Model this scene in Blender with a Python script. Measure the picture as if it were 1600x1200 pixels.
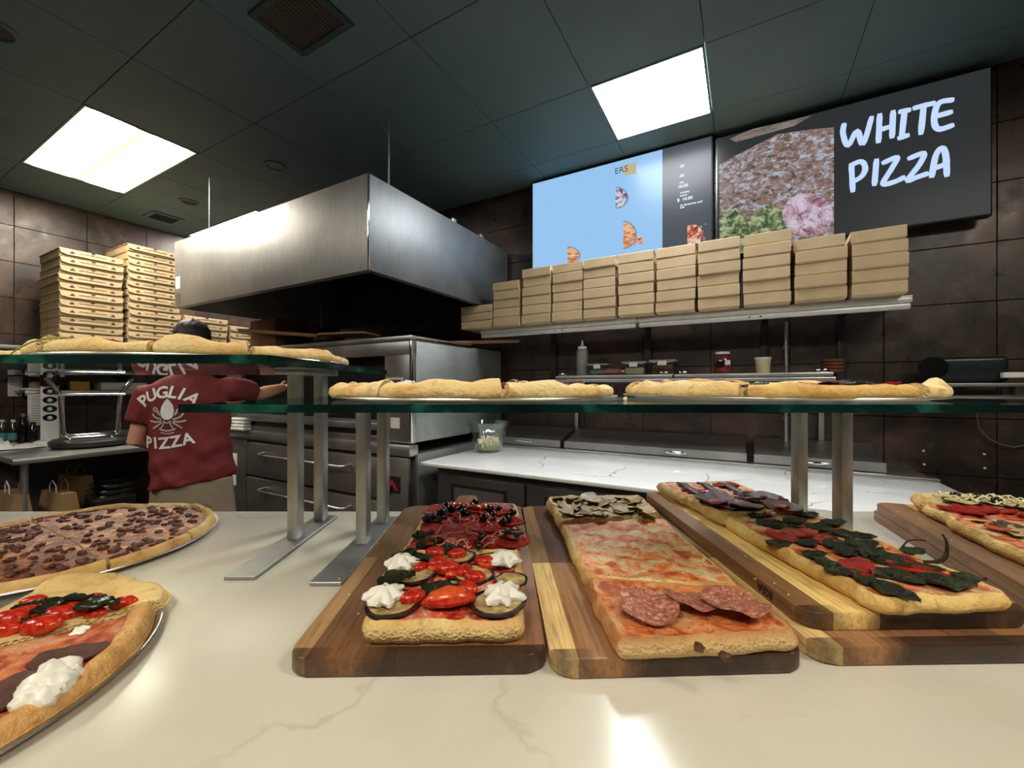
import bpy, bmesh, math, random
from mathutils import Vector, Matrix, noise, Euler
from mathutils.bvhtree import BVHTree
random.seed(7)
for o in list(bpy.data.objects): bpy.data.objects.remove(o)
SC = bpy.context.scene
COL = SC.collection
PI = math.pi
# ---------------------------------------------------------------- camera, exposure, world
CZ = 1.40                       # camera height above the floor
F = 645.0                       # focal length in pixels of a 1600 px wide frame
HY = 604.0
cam = bpy.data.cameras.new('camera'); camo = bpy.data.objects.new('camera', cam); COL.objects.link(camo)
cam.sensor_width = 36; cam.lens = F/1600*36; cam.shift_y = 4/1600; cam.clip_start = .01
camo.location = (0, 0, CZ); camo.rotation_euler = (PI/2, 0, 0)
SC.camera = camo
SC.view_settings.view_transform = 'Standard'; SC.view_settings.look = 'None'
SC.view_settings.gamma = 1; SC.view_settings.use_curve_mapping = False
SC.view_settings.exposure = 1.12
w = bpy.data.worlds.new('world'); SC.world = w; w.use_nodes = True
w.node_tree.nodes['Background'].inputs[0].default_value = (.5, .5, .5, 1)
w.node_tree.nodes['Background'].inputs[1].default_value = .05
# strength of the light panels
E_LEFT, E_RIGHT, E_BACK = 12.0, 25.0, 9.0
# ---------------------------------------------------------------- coordinates
TH = math.radians(29.3); CT, ST = math.cos(TH), math.sin(TH)
def R(a, b, z=0.0): return Vector((a*CT+b*ST, -a*ST+b*CT, z))       # room frame -> world
def pz(px, py, z):                                                 # photo pixel onto the level z
    y = (CZ-z)*F/(py-HY); return Vector(((px-800)/F*y, y, z))
def py_(px, py, y): return Vector(((px-800)/F*y, y, CZ+(HY-py)/F*y))
def pb(px, py, b):                                                 # photo pixel onto the room plane b -> (a, z)
    t = (px-800)/F; y = b/(t*ST+CT); return (y*(t*CT-ST), CZ+(HY-py)/F*y)
# ---------------------------------------------------------------- materials
def c3(r, g, b, k=1.0):
    f = lambda v: ((v/255)/12.92 if v <= 10 else (((v/255)+.055)/1.055)**2.4)*k
    return (f(r), f(g), f(b), 1)
class NT:
    def __init__(s, name):
        s.m = bpy.data.materials.new(name); s.m.use_nodes = True; s.t = s.m.node_tree; s.t.nodes.clear()
        s.out = s.t.nodes.new('ShaderNodeOutputMaterial')
        s.geo = None
    def n(s, typ, ins=None, out=0, **kw):
        nd = s.t.nodes.new('ShaderNode'+typ)
        for k, v in kw.items(): setattr(nd, k, v)
        for k, v in (ins or {}).items():
            if isinstance(v, bpy.types.NodeSocket): s.t.links.new(v, nd.inputs[k])
            else: nd.inputs[k].default_value = v
        s.last = nd
        return nd.outputs[out]
    def pos(s, scale=(1, 1, 1)):
        g = s.n('NewGeometry')
        return s.n('Mapping', {0: g, 3: scale})
    def obj(s, scale=(1, 1, 1), rot=(0, 0, 0)):
        g = s.n('TexCoord', out=3)
        return s.n('Mapping', {0: g, 2: rot, 3: scale})
    def noise(s, vec, scale, detail=4, rough=.55, dist=0):
        return s.n('TexNoise', {'Vector': vec, 'Scale': scale, 'Detail': detail, 'Roughness': rough, 'Distortion': dist})
    def ramp(s, fac, pts, interp='LINEAR'):
        o = s.n('ValToRGB', {0: fac}); cr = s.last.color_ramp; cr.interpolation = interp
        while len(cr.elements) < len(pts): cr.elements.new(.5)
        for e, (p, c) in zip(cr.elements, pts):
            e.position = p; e.color = c if len(c) == 4 else (*c, 1)
        return o
    def mix(s, f, a, b, blend='MIX'):
        nd = s.t.nodes.new('ShaderNodeMix'); nd.data_type = 'RGBA'; nd.blend_type = blend
        for i, v in ((0, f), (6, a), (7, b)):
            if isinstance(v, bpy.types.NodeSocket): s.t.links.new(v, nd.inputs[i])
            else: nd.inputs[i].default_value = v
        return nd.outputs[2]
    def math(s, op, a, b=0.0, clamp=False):
        return s.n('Math', {0: a, 1: b}, operation=op, use_clamp=clamp)
    def bump(s, h, strength=.3, dist=.01):
        return s.n('Bump', {'Height': h, 'Strength': strength, 'Distance': dist})
    def bsdf(s, color, rough=.5, metal=0, normal=None, **extra):
        ins = {'Base Color': color, 'Roughness': rough, 'Metallic': metal}
        if normal is not None: ins['Normal'] = normal
        for k, v in extra.items(): ins[k.replace('_', ' ')] = v
        return s.n('BsdfPrincipled', ins)
    def done(s, sh):
        s.t.links.new(sh, s.out.inputs[0]); return s.m
B1, W1 = (0, 0, 0, 1), (1, 1, 1, 1)
def plain(name, col, rough=.5, metal=0, var=.12, scale=20, bump=0, bscale=200, **ex):
    t = NT(name); v = t.obj()
    f = t.noise(v, scale)
    k1 = tuple(max(0, x*(1-var)) for x in col[:3])+(1,); k2 = tuple(min(1, x*(1+var)) for x in col[:3])+(1,)
    c = t.ramp(f, [(.3, k1), (.7, k2)])
    nrm = t.bump(t.noise(v, bscale, 2), bump, .003) if bump else None
    return t.done(t.bsdf(c, rough, metal, nrm, **ex))
def emit(name, col, s): 
    t = NT(name); return t.done(t.n('Emission', {0: col, 1: s}))
def steel(name, col=(.42, .42, .41), rough=.32, streak=(1, 1, 14), rv=.12, dirt=.25):
    t = NT(name); v = t.obj(streak)
    f = t.noise(v, 6, 6, .6); g = t.noise(t.obj(), 3.2, 5, .62, .4)
    k = t.ramp(g, [(.28, tuple(x*(1-dirt) for x in col)), (.72, tuple(min(1, x*(1+dirt*.5)) for x in col))])
    k = t.mix(.25, k, t.ramp(f, [(.3, tuple(x*.7 for x in col)), (.7, tuple(min(1, x*1.25) for x in col))]))
    r = t.math('MULTIPLY_ADD', g, rv*2, ); t.last.inputs[2].default_value = rough-rv
    nrm = t.bump(f, .04, .002)
    return t.done(t.bsdf(k, r, .95, nrm))
def thin_glass(name, tint=(.93, .97, .95, 1), refl=1.0, rough=.02, base=.04):
    t = NT(name)
    f = t.n('LayerWeight', {0: .5}, out=1)
    p = t.math('POWER', f, 5.0); p = t.math('MULTIPLY_ADD', p, .85*refl); t.last.inputs[2].default_value = base
    a = t.n('BsdfTransparent', {0: tint}); b = t.n('BsdfGlossy', {0: (.95, .98, .97, 1), 1: rough})
    return t.done(t.n('MixShader', {0: p, 1: a, 2: b}))

M = {}
M['steel'] = steel('brushed_steel', (.50, .50, .49), .36)
M['steel_dark'] = steel('oven_steel', (.34, .32, .30), .45, (14, 14, 1))
M['steel_side'] = steel('oven_side_steel', (.40, .425, .40), .55, (1, 1, 3), .1, .3)
M['hood'] = steel('hood_steel', (.42, .415, .40), .50, (9, 9, 1), .08, .25)
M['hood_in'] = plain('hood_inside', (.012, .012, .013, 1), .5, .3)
M['alu'] = plain('post_aluminium', (.42, .42, .40, 1), .38, .85, .1, 30)
M['pan'] = plain('pan_aluminium', (.50, .50, .49, 1), .33, .95, .12, 40)
M['chrome'] = plain('chrome', (.75, .75, .75, 1), .08, 1, .02)
M['black'] = plain('black_plastic', (.012, .012, .013, 1), .4)
M['black_gloss'] = plain('black_gloss', (.008, .008, .009, 1), .12)
M['white'] = plain('white_plastic', (.72, .72, .70, 1), .4, 0, .05)
M['offwhite'] = plain('powder_coated_rail', (.62, .62, .60, 1), .35, .2, .06)
M['paper'] = plain('white_paper', (.75, .74, .70, 1), .7, 0, .05)
M['floor'] = plain('floor_tile', (.045, .035, .03, 1), .4, 0, .3, 4)
M['darkwall'] = plain('dark_wall', (.03, .027, .025, 1), .55, 0, .3, 5)
M['hair'] = plain('dark_hair', (.022, .018, .017, 1), .55, 0, .4, 80, .5, 150)
M['skin'] = plain('skin', c3(205, 150, 122), .5, 0, .06, 12, 0)
M['shorts'] = plain('khaki_cloth', c3(140, 124, 100), .85, 0, .1, 10, .2, 300)
M['printwhite'] = plain('white_print', (.80, .78, .76, 1), .6, 0, .03)
M['glass'] = thin_glass('shelf_glass', (.90, .955, .93, 1), .8)
M['clear'] = thin_glass('clear_glass', (.95, .97, .95, 1), .9, .03, .05)
M['bowl'] = thin_glass('bowl_glass', (.88, .91, .89, 1), 1.2, .03, .09)
M['clear_plastic'] = thin_glass('clear_plastic', (.78, .80, .78, 1), .5, .15, .10)
t = NT('glass_edge'); v = t.obj((1, 1, 1)); f = t.noise(v, 9, 4)
g_e = t.bsdf(t.ramp(f, [(.40, (.001, .007, .0065)), (.60, (.002, .026, .020)), (.72, (.02, .16, .11))]), .08, 0, **{'Specular_IOR_Level': .8})
M['glass_edge'] = t.done(g_e)
# shirt
t = NT('maroon_jersey'); v = t.obj()
f = t.noise(v, 7, 5, .6); g = t.noise(t.obj((1, 1, .35)), 6, 3, .5, .6)
M['shirt'] = t.done(t.bsdf(t.ramp(f, [(.3, c3(96, 26, 26)), (.7, c3(128, 40, 38))]), .8, 0, t.bump(g, .9, .03)))
# cardboard
def card(name, k1, k2):
    t = NT(name); v = t.obj((1, 1, 1)); f = t.noise(v, 5, 5, .6); g = t.noise(t.obj((2, 2, 90)), 6, 2)
    c = t.ramp(f, [(.3, k1), (.7, k2)])
    oi = t.n('ObjectInfo', out=5)
    c = t.mix(t.math('MULTIPLY', oi, .22), c, (k1[0]*.7, k1[1]*.68, k1[2]*.62, 1))
    return t.done(t.bsdf(c, .75, 0, t.bump(g, .12, .002)))
M['card'] = card('kraft_cardboard', c3(188, 162, 124), c3(204, 180, 142))
M['pizzacard'] = card('pizza_box_cardboard', c3(156, 134, 100), c3(178, 156, 120))
M['cardink'] = plain('dark_box_ink', c3(60, 44, 32), .8)
M['brownbox'] = card('brown_carton', c3(104, 66, 44), c3(128, 86, 60))
# tiles
t = NT('mottled_brown_tile'); v = t.pos()
a_ = t.noise(v, 2.1, 8, .68, .8); b_ = t.noise(v, 9, 8, .7)
c = t.ramp(a_, [(.30, (.018, .013, .011)), (.48, (.042, .029, .023)), (.60, (.085, .050, .034)), (.74, (.12, .085, .066))])
c = t.mix(t.ramp(b_, [(.58, B1), (.72, (.5, .5, .5, 1))]), c, (.13, .10, .085, 1))
M['tile'] = t.done(t.bsdf(c, t.ramp(b_, [(.3, (.22, .22, .22)), (.7, (.5, .5, .5))]), .12, t.bump(b_, .18, .006)))
M['grout'] = plain('grout', (.09, .072, .06, 1), .8)
# ceiling
t = NT('dark_ceiling_panel'); v = t.pos(); f = t.noise(v, 90, 3); g = t.noise(v, .9, 3)
c = t.ramp(g, [(.35, (.066, .118, .128)), (.7, (.098, .155, .170))])
M['ceil'] = t.done(t.bsdf(c, .62, 0, t.bump(f, .25, .003)))
M['ceil_gap'] = plain('ceiling_gap', (.026, .048, .052, 1), .8)
# marble
def marble(name, base, dark, vein, vs, vw, gloss=.12, veinmix=.8):
    t = NT(name); v = t.pos()
    d = t.noise(v, 2.2, 6, .65, .3)
    dv = t.n('VectorMath', {0: v, 1: t.n('VectorMath', {0: t.n('TexNoise', {'Vector': v, 'Scale': 1.6, 'Detail': 7.0, 'Roughness': .55}, out=1), 1: (.55, .55, .55)}, operation='MULTIPLY')}, operation='ADD')
    e = t.n('TexVoronoi', {'Vector': dv, 'Scale': vs}, feature='DISTANCE_TO_EDGE')
    m = t.ramp(e, [(0, W1), (vw, B1)])
    mk = t.ramp(t.noise(v, 3.1, 3), [(.47, B1), (.62, W1)])
    c = t.ramp(t.noise(v, 4.0, 8, .6, .5), [(.3, dark), (.6, base)])
    fac = t.math('MULTIPLY', t.math('MULTIPLY', m, mk), veinmix)
    c = t.mix(fac, c, vein)
    e2 = t.n('TexVoronoi', {'Vector': t.n('VectorMath', {0: dv, 1: (2.1, 3.3, 1)}, operation='MULTIPLY'), 'Scale': vs*1.6}, feature='DISTANCE_TO_EDGE')
    m2 = t.math('MULTIPLY', t.ramp(e2, [(0, W1), (vw*1.2, B1)]), t.ramp(t.noise(v, 7, 3), [(.52, B1), (.66, W1)]))
    c = t.mix(t.math('MULTIPLY', m2, veinmix*.55), c, vein)
    return t.done(t.bsdf(c, gloss))
M['marble'] = marble('cream_marble', c3(222, 214, 196), c3(210, 202, 184), c3(160, 142, 112), 1.5, .006, .22, .30)
M['marble_white'] = marble('white_quartz', c3(236, 236, 232), c3(226, 227, 224), c3(112, 98, 88), 1.6, .010, .10, .9)
# wooden boards
def board_mat(name, tones_f, tones_b, split):
    t = NT(name); tc = t.n('TexCoord', out=3); sx = t.n('SeparateXYZ', {0: tc}); s = t.last
    x, y = s.outputs[0], s.outputs[1]
    u = t.math('ADD', t.math('DIVIDE', x, .28), .5)
    def rp(tn): return t.ramp(u, [(p, c3(*k, 1.35)[:3]+(1,)) for p, k in tn], 'CONSTANT')
    cf, cb = rp(tones_f), rp(tones_b)
    c = t.mix(t.math('GREATER_THAN', y, split), cf, cb)
    gr = t.noise(t.obj((70, 3.2, 40)), 2.4, 8, .68, .9)
    c = t.mix(.75, c, t.mix(1.0, c, t.ramp(gr, [(.3, (.40, .35, .30)), (.52, (1.05, 1, .95)), (.75, (1.55, 1.45, 1.25))]), 'MULTIPLY'))
    e = t.noise(t.obj((5, 40, 8)), 2.0, 4, .6)
    z = s.outputs[2]
    side = t.math('LESS_THAN', y, -.262)
    c = t.mix(t.math('MULTIPLY', side, t.ramp(t.noise(t.obj((1, .1, .4)), 9, 2), [(.40, B1), (.5, (.86, .86, .86))])), c, (.014, .009, .007, 1))
    return t.done(t.bsdf(c, .38, 0, t.bump(gr, .15, .002)))
dk, md, lt, rd = (96, 64, 42), (134, 98, 66), (196, 160, 108), (112, 72, 46)
M['board1'] = board_mat('acacia_board_a', [(0, (150, 118, 80)), (.075, (104, 72, 46)), (.42, (126, 90, 60)), (.62, (112, 78, 50)), (.8, (128, 88, 58))], [(0, (104, 76, 50)), (.14, (110, 78, 50)), (.5, (120, 88, 58)), (.8, (116, 84, 54))], -.02)
M['board2'] = board_mat('acacia_board_b', [(0, (202, 172, 118)), (.10, (138, 100, 66)), (.34, (120, 82, 54)), (.6, (104, 70, 46)), (.82, (134, 96, 62))], [(0, (138, 106, 70)), (.10, (88, 58, 40)), (.34, (96, 66, 44)), (.6, (140, 100, 66)), (.85, (112, 76, 50))], -.04)
M['board3'] = board_mat('acacia_board_c', [(0, (122, 88, 58)), (.09, (128, 96, 64)), (.12, (214, 184, 116)), (.32, (120, 80, 52)), (.55, (92, 62, 42)), (.78, (150, 112, 72))], [(0, (126, 92, 62)), (.12, (198, 166, 106)), (.30, (92, 62, 42)), (.6, (104, 72, 48))], .16)
M['board4'] = board_mat('acacia_board_d', [(0, (116, 82, 56)), (.15, (138, 98, 64)), (.4, (108, 74, 48)), (.7, (128, 90, 60))], [(0, (128, 92, 62)), (.2, (190, 150, 92)), (.28, (132, 94, 60)), (.7, (98, 68, 46))], .1)
M['wood_handle'] = plain('turned_wood', c3(140, 102, 74), .5, 0, .2, 18)
# pizzas
def pizza_mat(name, sauce, cheese, cheese_t=.5, spot=(120, 58, 30), spots=.35, crust=((244, 214, 146), (226, 178, 104), (168, 112, 58)), specks=True, gloss=.34, big=30):
    t = NT(name); v = t.pos()
    z = t.n('Attribute', attribute_name='zone', out=0); zn = t.last
    sp = t.n('SeparateColor', {0: z}); zr, zg = t.last.outputs[0], t.last.outputs[1]
    n1 = t.noise(v, big, 6, .62, .7); n2 = t.noise(v, 55, 5, .6, .3); n3 = t.noise(v, 190, 3, .6)
    cr = t.ramp(t.noise(v, 13, 6, .6, .4), [(.34, c3(*crust[0])), (.55, c3(*crust[1])), (.74, c3(*crust[2]))])
    cr = t.mix(t.ramp(n2, [(.58, B1), (.70, (.55, .55, .55, 1))]), cr, c3(*crust[2]))
    cr = t.mix(t.math('MULTIPLY', zg, .75), cr, c3(232, 204, 138))
    sc = t.ramp(n2, [(.3, c3(*[x*.72 for x in sauce])), (.7, c3(*sauce))])
    ch = t.ramp(n2, [(.3, c3(*[x*.88 for x in cheese])), (.62, c3(*cheese))])
    mid = tuple(.55*a+.45*b for a, b in zip(sauce, cheese)); mid = (min(255, mid[0]*1.06), mid[1], mid[2]*.82)
    nn = t.math('MULTIPLY_ADD', n2, .30); t.last.inputs[2].default_value = -.15; nn = t.math('ADD', n1, nn)
    inn = t.mix(t.ramp(nn, [(cheese_t-.10, B1), (cheese_t-.02, W1)]), sc, c3(*mid)); inn = t.mix(t.ramp(nn, [(cheese_t+.0, B1), (cheese_t+.08, W1)]), inn, ch)
    inn = t.mix(t.math('MULTIPLY', t.ramp(t.noise(v, 34, 6, .65, .5), [(.56, B1), (.66, W1)]), spots), inn, c3(*spot))
    if specks:
        vo = t.n('TexVoronoi', {'Vector': v, 'Scale': 190.0})
        rnd = t.noise(v, 40, 2)
        inn = t.mix(t.math('MULTIPLY', t.math('LESS_THAN', vo, .20), t.ramp(rnd, [(.5, B1), (.56, (.8, .8, .8, 1))])), inn, c3(60, 52, 26))
    edge = t.math('ADD', zr, t.math('MULTIPLY', t.math('SUBTRACT', t.noise(v, 30, 5), .5), .8))
    m = t.ramp(edge, [(.42, B1), (.58, W1)])
    c = t.mix(m, cr, inn)
    rg = t.mix(m, (.72, .72, .72, 1), (gloss, gloss, gloss, 1))
    pores = t.n('TexVoronoi', {'Vector': v, 'Scale': 260.0})
    h = t.math('ADD', t.math('MULTIPLY', n2, 1.2), t.math('MULTIPLY', n3, .6)); h = t.math('ADD', h, t.math('MULTIPLY', n1, 1.2))
    h = t.math('ADD', h, t.math('MULTIPLY', t.math('MULTIPLY', pores, zg), .9))
    return t.done(t.bsdf(c, rg, 0, t.bump(h, .75, .005), **{'Subsurface_Weight': .0}))
M['p_marg'] = pizza_mat('cheese_and_tomato_top', (216, 86, 44), (244, 208, 152), .48, (176, 82, 44), .40)
M['p_salami'] = pizza_mat('oily_cheese_top', (206, 100, 56), (232, 172, 118), .50, (158, 66, 38), .5, ((214, 156, 96), (186, 122, 70), (150, 96, 58)))
M['p_mush'] = pizza_mat('mushroom_cream_top', (196, 158, 96), (224, 194, 138), .45, (110, 84, 52), .6)
M['p_veg'] = pizza_mat('vegetable_pizza_top', (196, 40, 26), (236, 186, 160), .50, (210, 120, 50), .3, specks=False)
M['p_red'] = pizza_mat('red_onion_pizza_top', (178, 34, 26), (214, 96, 66), .58, (226, 150, 70), .35, specks=False)
M['p_spin'] = pizza_mat('spinach_pizza_top', (204, 88, 52), (240, 206, 160), .50, (180, 90, 50), .35, ((246, 212, 132), (226, 174, 94), (160, 100, 50)))
M['p_caprese'] = pizza_mat('dark_back_pizza_top', (160, 64, 46), (214, 150, 118), .5, (90, 44, 30), .5)
M['p_meat'] = pizza_mat('meat_pizza_top', (150, 70, 38), (228, 172, 118), .60, (96, 50, 30), .85, ((240, 206, 136), (222, 172, 100), (172, 116, 62)), specks=False)
M['p_tomato'] = pizza_mat('pale_oiled_pizza_top', (222, 178, 108), (236, 200, 132), .35, (196, 90, 50), .25, ((244, 214, 146), (234, 196, 122), (196, 140, 76)), specks=False)
M['p_ham'] = pizza_mat('ham_pizza_top', (196, 92, 62), (214, 158, 118), .55, (150, 60, 44), .4, ((240, 202, 130), (222, 166, 96), (160, 104, 56)), specks=False)
M['p_shelf'] = pizza_mat('shelf_pizza_top', (190, 56, 36), (236, 200, 140), .5, (120, 50, 30), .4, ((250, 226, 164), (240, 202, 130), (196, 134, 70)), specks=False)
t = NT('cherry_tomato'); v = t.obj(); f = t.noise(v, 70, 5, .6, .5)
M['tomato'] = t.done(t.bsdf(t.ramp(f, [(.34, c3(150, 22, 16)), (.50, c3(196, 40, 22)), (.68, c3(216, 84, 40))]), .16, 0, t.bump(f, .35, .003)))
M['tomato_in'] = plain('tomato_flesh', c3(214, 84, 38), .2, 0, .3, 120)
M['basil'] = plain('cooked_basil', c3(34, 38, 20), .22, 0, .5, 60, .5, 120)
t = NT('cooked_spinach'); v = t.pos(); f = t.noise(v, 60, 6, .65); g = t.noise(v, 150, 4, .7)
M['spinach'] = t.done(t.bsdf(t.ramp(f, [(.32, c3(20, 24, 18)), (.5, c3(38, 46, 26)), (.62, c3(66, 74, 34)), (.75, c3(66, 44, 34))]), .28, 0, t.bump(g, 1.0, .008)))
M['olive'] = plain('black_olive', c3(38, 24, 26), .14, 0, .4, 60)
M['onion'] = plain('red_onion', c3(212, 128, 112), .25, 0, .25, 60)
M['onion_w'] = plain('white_onion', c3(236, 222, 176), .3, 0, .1, 60)
M['ricotta'] = plain('ricotta_cream', c3(244, 240, 224), .35, 0, .03, 60, .25, 90)
M['char'] = plain('charred_vegetable', c3(44, 34, 30), .5, 0, .5, 80, .5, 150)
M['crumb'] = plain('sausage_crumble', c3(92, 52, 36), .5, 0, .45, 120, .6, 200)
M['mush'] = plain('mushroom_slice', c3(186, 158, 108), .5, 0, .35, 90, .6, 120)
M['mush_edge'] = plain('mushroom_gill', c3(86, 66, 40), .5, 0, .4, 90)
M['egg_skin'] = plain('eggplant_skin', c3(34, 24, 24), .16, 0, .3, 60)
t = NT('eggplant_flesh'); v = t.pos(); f = t.noise(v, 60, 5)
M['egg_flesh'] = t.done(t.bsdf(t.ramp(f, [(.35, c3(140, 114, 66)), (.55, c3(198, 172, 116)), (.75, c3(216, 194, 142))]), .22, 0, t.bump(f, .3, .003)))
t = NT('salami_slice'); v = t.pos(); f = t.n('TexVoronoi', {'Vector': t.n('VectorMath', {0: v, 1: t.n('VectorMath', {0: t.n('TexNoise', {'Vector': v, 'Scale': 60.0}, out=1), 1: (.01, .01, .01)}, operation='MULTIPLY')}, operation='ADD'), 'Scale': 210.0}); f2 = t.noise(v, 190, 6, .7, .5)
c = t.ramp(f2, [(.34, c3(132, 66, 50)), (.52, c3(178, 106, 84)), (.60, c3(214, 168, 142)), (.75, c3(232, 196, 170))])
M['salami'] = t.done(t.bsdf(c, .3, 0, t.bump(f2, .35, .002)))
M['chili'] = plain('dried_stem', c3(52, 34, 20), .4)

# ---------------------------------------------------------------- mesh helpers
def box(bm, c, s, rz=0, bev=0, seg=2, rot=None):
    r = bmesh.ops.create_cube(bm, size=1.0)
    vs = r['verts']
    for v in vs: v.co = Vector((v.co.x*s[0], v.co.y*s[1], v.co.z*s[2]))
    if bev:
        es = list({e for v in vs for e in v.link_edges})
        vs = list({v for f in bmesh.ops.bevel(bm, geom=es, offset=bev, segments=seg, affect='EDGES', profile=.5)['faces'] for v in f.verts} | {v for v in vs if v.is_valid})
    m = Matrix.Translation(Vector(c)) @ (rot.to_matrix().to_4x4() if rot else Matrix.Rotation(rz, 4, 'Z'))
    for v in vs: v.co = m @ v.co
    return vs
def tube(bm, pts, rad, n=10, cap=True, flat=None):
    pts = [Vector(p) for p in pts]
    if not hasattr(rad, '__len__'): rad = [rad]*len(pts)
    rings = []; up = Vector((0, 0, 1)); last = None
    for i, p in enumerate(pts):
        d = (pts[min(i+1, len(pts)-1)]-pts[max(i-1, 0)]).normalized()
        if last is None: x = d.cross(up) if abs(d.dot(up)) < .95 else d.cross(Vector((1, 0, 0)))
        else: x = last-d*last.dot(d)
        x.normalize(); last = x; y = d.cross(x)
        r = rad[i]; rx, ry = (r if hasattr(r, '__len__') else (r, r))
        rings.append([bm.verts.new(p+x*math.cos(2*PI*k/n)*rx+y*math.sin(2*PI*k/n)*ry) for k in range(n)])
    for a, b in zip(rings, rings[1:]):
        for k in range(n): bm.faces.new((a[k], a[(k+1) % n], b[(k+1) % n], b[k]))
    if cap:
        bm.faces.new(rings[0][::-1]); bm.faces.new(rings[-1])
    return rings
def smooth_pts(pts, rad, k=5):
    P = [Vector(p) for p in pts]; q, r = [], []
    for i in range(len(P)-1):
        for j in range(k):
            t = j/k; a, b, c, d = P[max(i-1, 0)], P[i], P[i+1], P[min(i+2, len(P)-1)]
            q.append(.5*((2*b)+(c-a)*t+(2*a-5*b+4*c-d)*t*t+(3*b-a-3*c+d)*t**3)); r.append(rad[i]*(1-t)+rad[i+1]*t)
    return q+[P[-1]], r+[rad[-1]]
def lathe(bm, prof, n=32, c=(0, 0, 0), cap0=False, cap1=False, fn=None):
    rings = []
    for (r, z) in prof:
        ring = []
        for k in range(n):
            a = 2*PI*k/n; rr = r*(fn(a, r, z) if fn else 1)
            ring.append(bm.verts.new((c[0]+rr*math.cos(a), c[1]+rr*math.sin(a), c[2]+z)))
        rings.append(ring)
    for a, b in zip(rings, rings[1:]):
        for k in range(n): bm.faces.new((a[k], a[(k+1) % n], b[(k+1) % n], b[k]))
    if cap0: bm.faces.new(rings[0][::-1])
    if cap1: bm.faces.new(rings[-1])
    return rings
def ell(bm, c, r, rot=None, u=14, v=9, nz=0, seed=0):
    res = bmesh.ops.create_uvsphere(bm, u_segments=u, v_segments=v, radius=1)['verts']
    m = rot.to_matrix() if rot else Matrix.Identity(3)
    for q in res:
        k = 1+(nz*noise.noise(q.co*1.7+Vector((seed, 3*seed, 0))) if nz else 0)
        q.co = Vector(c)+m @ Vector((q.co.x*r[0]*k, q.co.y*r[1]*k, q.co.z*r[2]*k))
    return res
def prism(bm, pts, z0, z1):
    a = [bm.verts.new((p[0], p[1], z0)) for p in pts]; b = [bm.verts.new((p[0], p[1], z1)) for p in pts]
    n = len(pts); bm.faces.new(a[::-1]); bm.faces.new(b)
    for i in range(n): bm.faces.new((a[i], a[(i+1) % n], b[(i+1) % n], b[i]))
    return a+b
def BM(): return bmesh.new()
def inv(parent):
    return parent['_m'] if False else (Matrix.Translation(parent.location) @ parent.rotation_euler.to_matrix().to_4x4()).inverted()
PARW = {}
def wmat(o):
    m = Matrix.Translation(o.location) @ o.rotation_euler.to_matrix().to_4x4()
    return (wmat(o.parent) @ m) if o.parent else m
def mesh_of(name, bm, mats, smooth=True, angle=40):
    bmesh.ops.recalc_face_normals(bm, faces=bm.faces)
    me = bpy.data.meshes.new(name); bm.to_mesh(me); bm.free()
    for m in (mats if isinstance(mats, (list, tuple)) else [mats]): me.materials.append(m)
    if smooth:
        for p in me.polygons: p.use_smooth = True
        try: me.set_sharp_from_angle(angle=math.radians(angle))
        except Exception: pass
    return me
def obj(name, bm, mat, parent=None, world=False, loc=(0, 0, 0), rz=0, smooth=True, angle=40):
    if world and parent: bm.transform(wmat(parent).inverted())
    me = mesh_of(name, bm, mat, smooth, angle)
    o = bpy.data.objects.new(name, me); COL.objects.link(o)
    o.location = loc; o.rotation_euler = (0, 0, rz)
    if parent: o.parent = parent
    return o
def tag(o, label=None, cat=None, group=None, kind=None):
    if label: o['label'] = label
    if cat: o['category'] = cat
    if group: o['group'] = group
    if kind: o['kind'] = kind
    return o
def thing(name, label, cat, loc, rz=0, group=None):
    o = bpy.data.objects.new(name, None); COL.objects.link(o); o.empty_display_size = .1
    o.location = loc; o.rotation_euler = (0, 0, rz)
    return tag(o, label, cat, group)
RT = -TH                                                            # z rotation of the room frame
def rthing(name, label, cat, a, b, z, rz=0, group=None): return thing(name, label, cat, R(a, b, z), RT+rz, group)
def bx(name, parent, mat, c, s, bev=0, rz=0, seg=2):
    bm = BM(); box(bm, (0, 0, 0), s, rz, bev, seg); return obj(name, bm, mat, parent, loc=c)
def struct(name, bm, mat, loc=(0, 0, 0), rz=0):
    o = obj(name, bm, mat, None, loc=loc, rz=rz, smooth=False); o['kind'] = 'structure'; return o
def place(name, me, parent, wloc, rz=0, sc=(1, 1, 1), tilt=(0, 0)):   # an existing mesh as a part, at a world position
    o = bpy.data.objects.new(name, me); COL.objects.link(o); o.parent = parent
    m = wmat(parent).inverted() @ Matrix.Translation(Vector(wloc)) @ Euler((tilt[0], tilt[1], rz)).to_matrix().to_4x4()
    o.location = m.to_translation(); o.rotation_euler = m.to_euler(); o.scale = sc
    return o
ORD = ['first', 'second', 'third', 'fourth', 'fifth', 'sixth', 'seventh', 'eighth', 'ninth', 'tenth', 'eleventh', 'twelfth', 'thirteenth', 'fourteenth', 'fifteenth', 'sixteenth', 'seventeenth', 'eighteenth', 'nineteenth', 'twentieth']
def text_bm(s, size, font_depth=.0006, bold=0):                       # flat letters as a bmesh in the XY plane
    cu = bpy.data.curves.new('t', 'FONT'); cu.body = s; cu.size = size; cu.extrude = font_depth; cu.align_x = 'CENTER'; cu.align_y = 'CENTER'; cu.offset = bold; cu.resolution_u = 3
    o = bpy.data.objects.new('t', cu); COL.objects.link(o)
    dg = bpy.context.evaluated_depsgraph_get(); me = bpy.data.meshes.new_from_object(o.evaluated_get(dg))
    bm = BM(); bm.from_mesh(me); bpy.data.meshes.remove(me); bpy.data.objects.remove(o); bpy.data.curves.remove(cu)
    return bm
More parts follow.
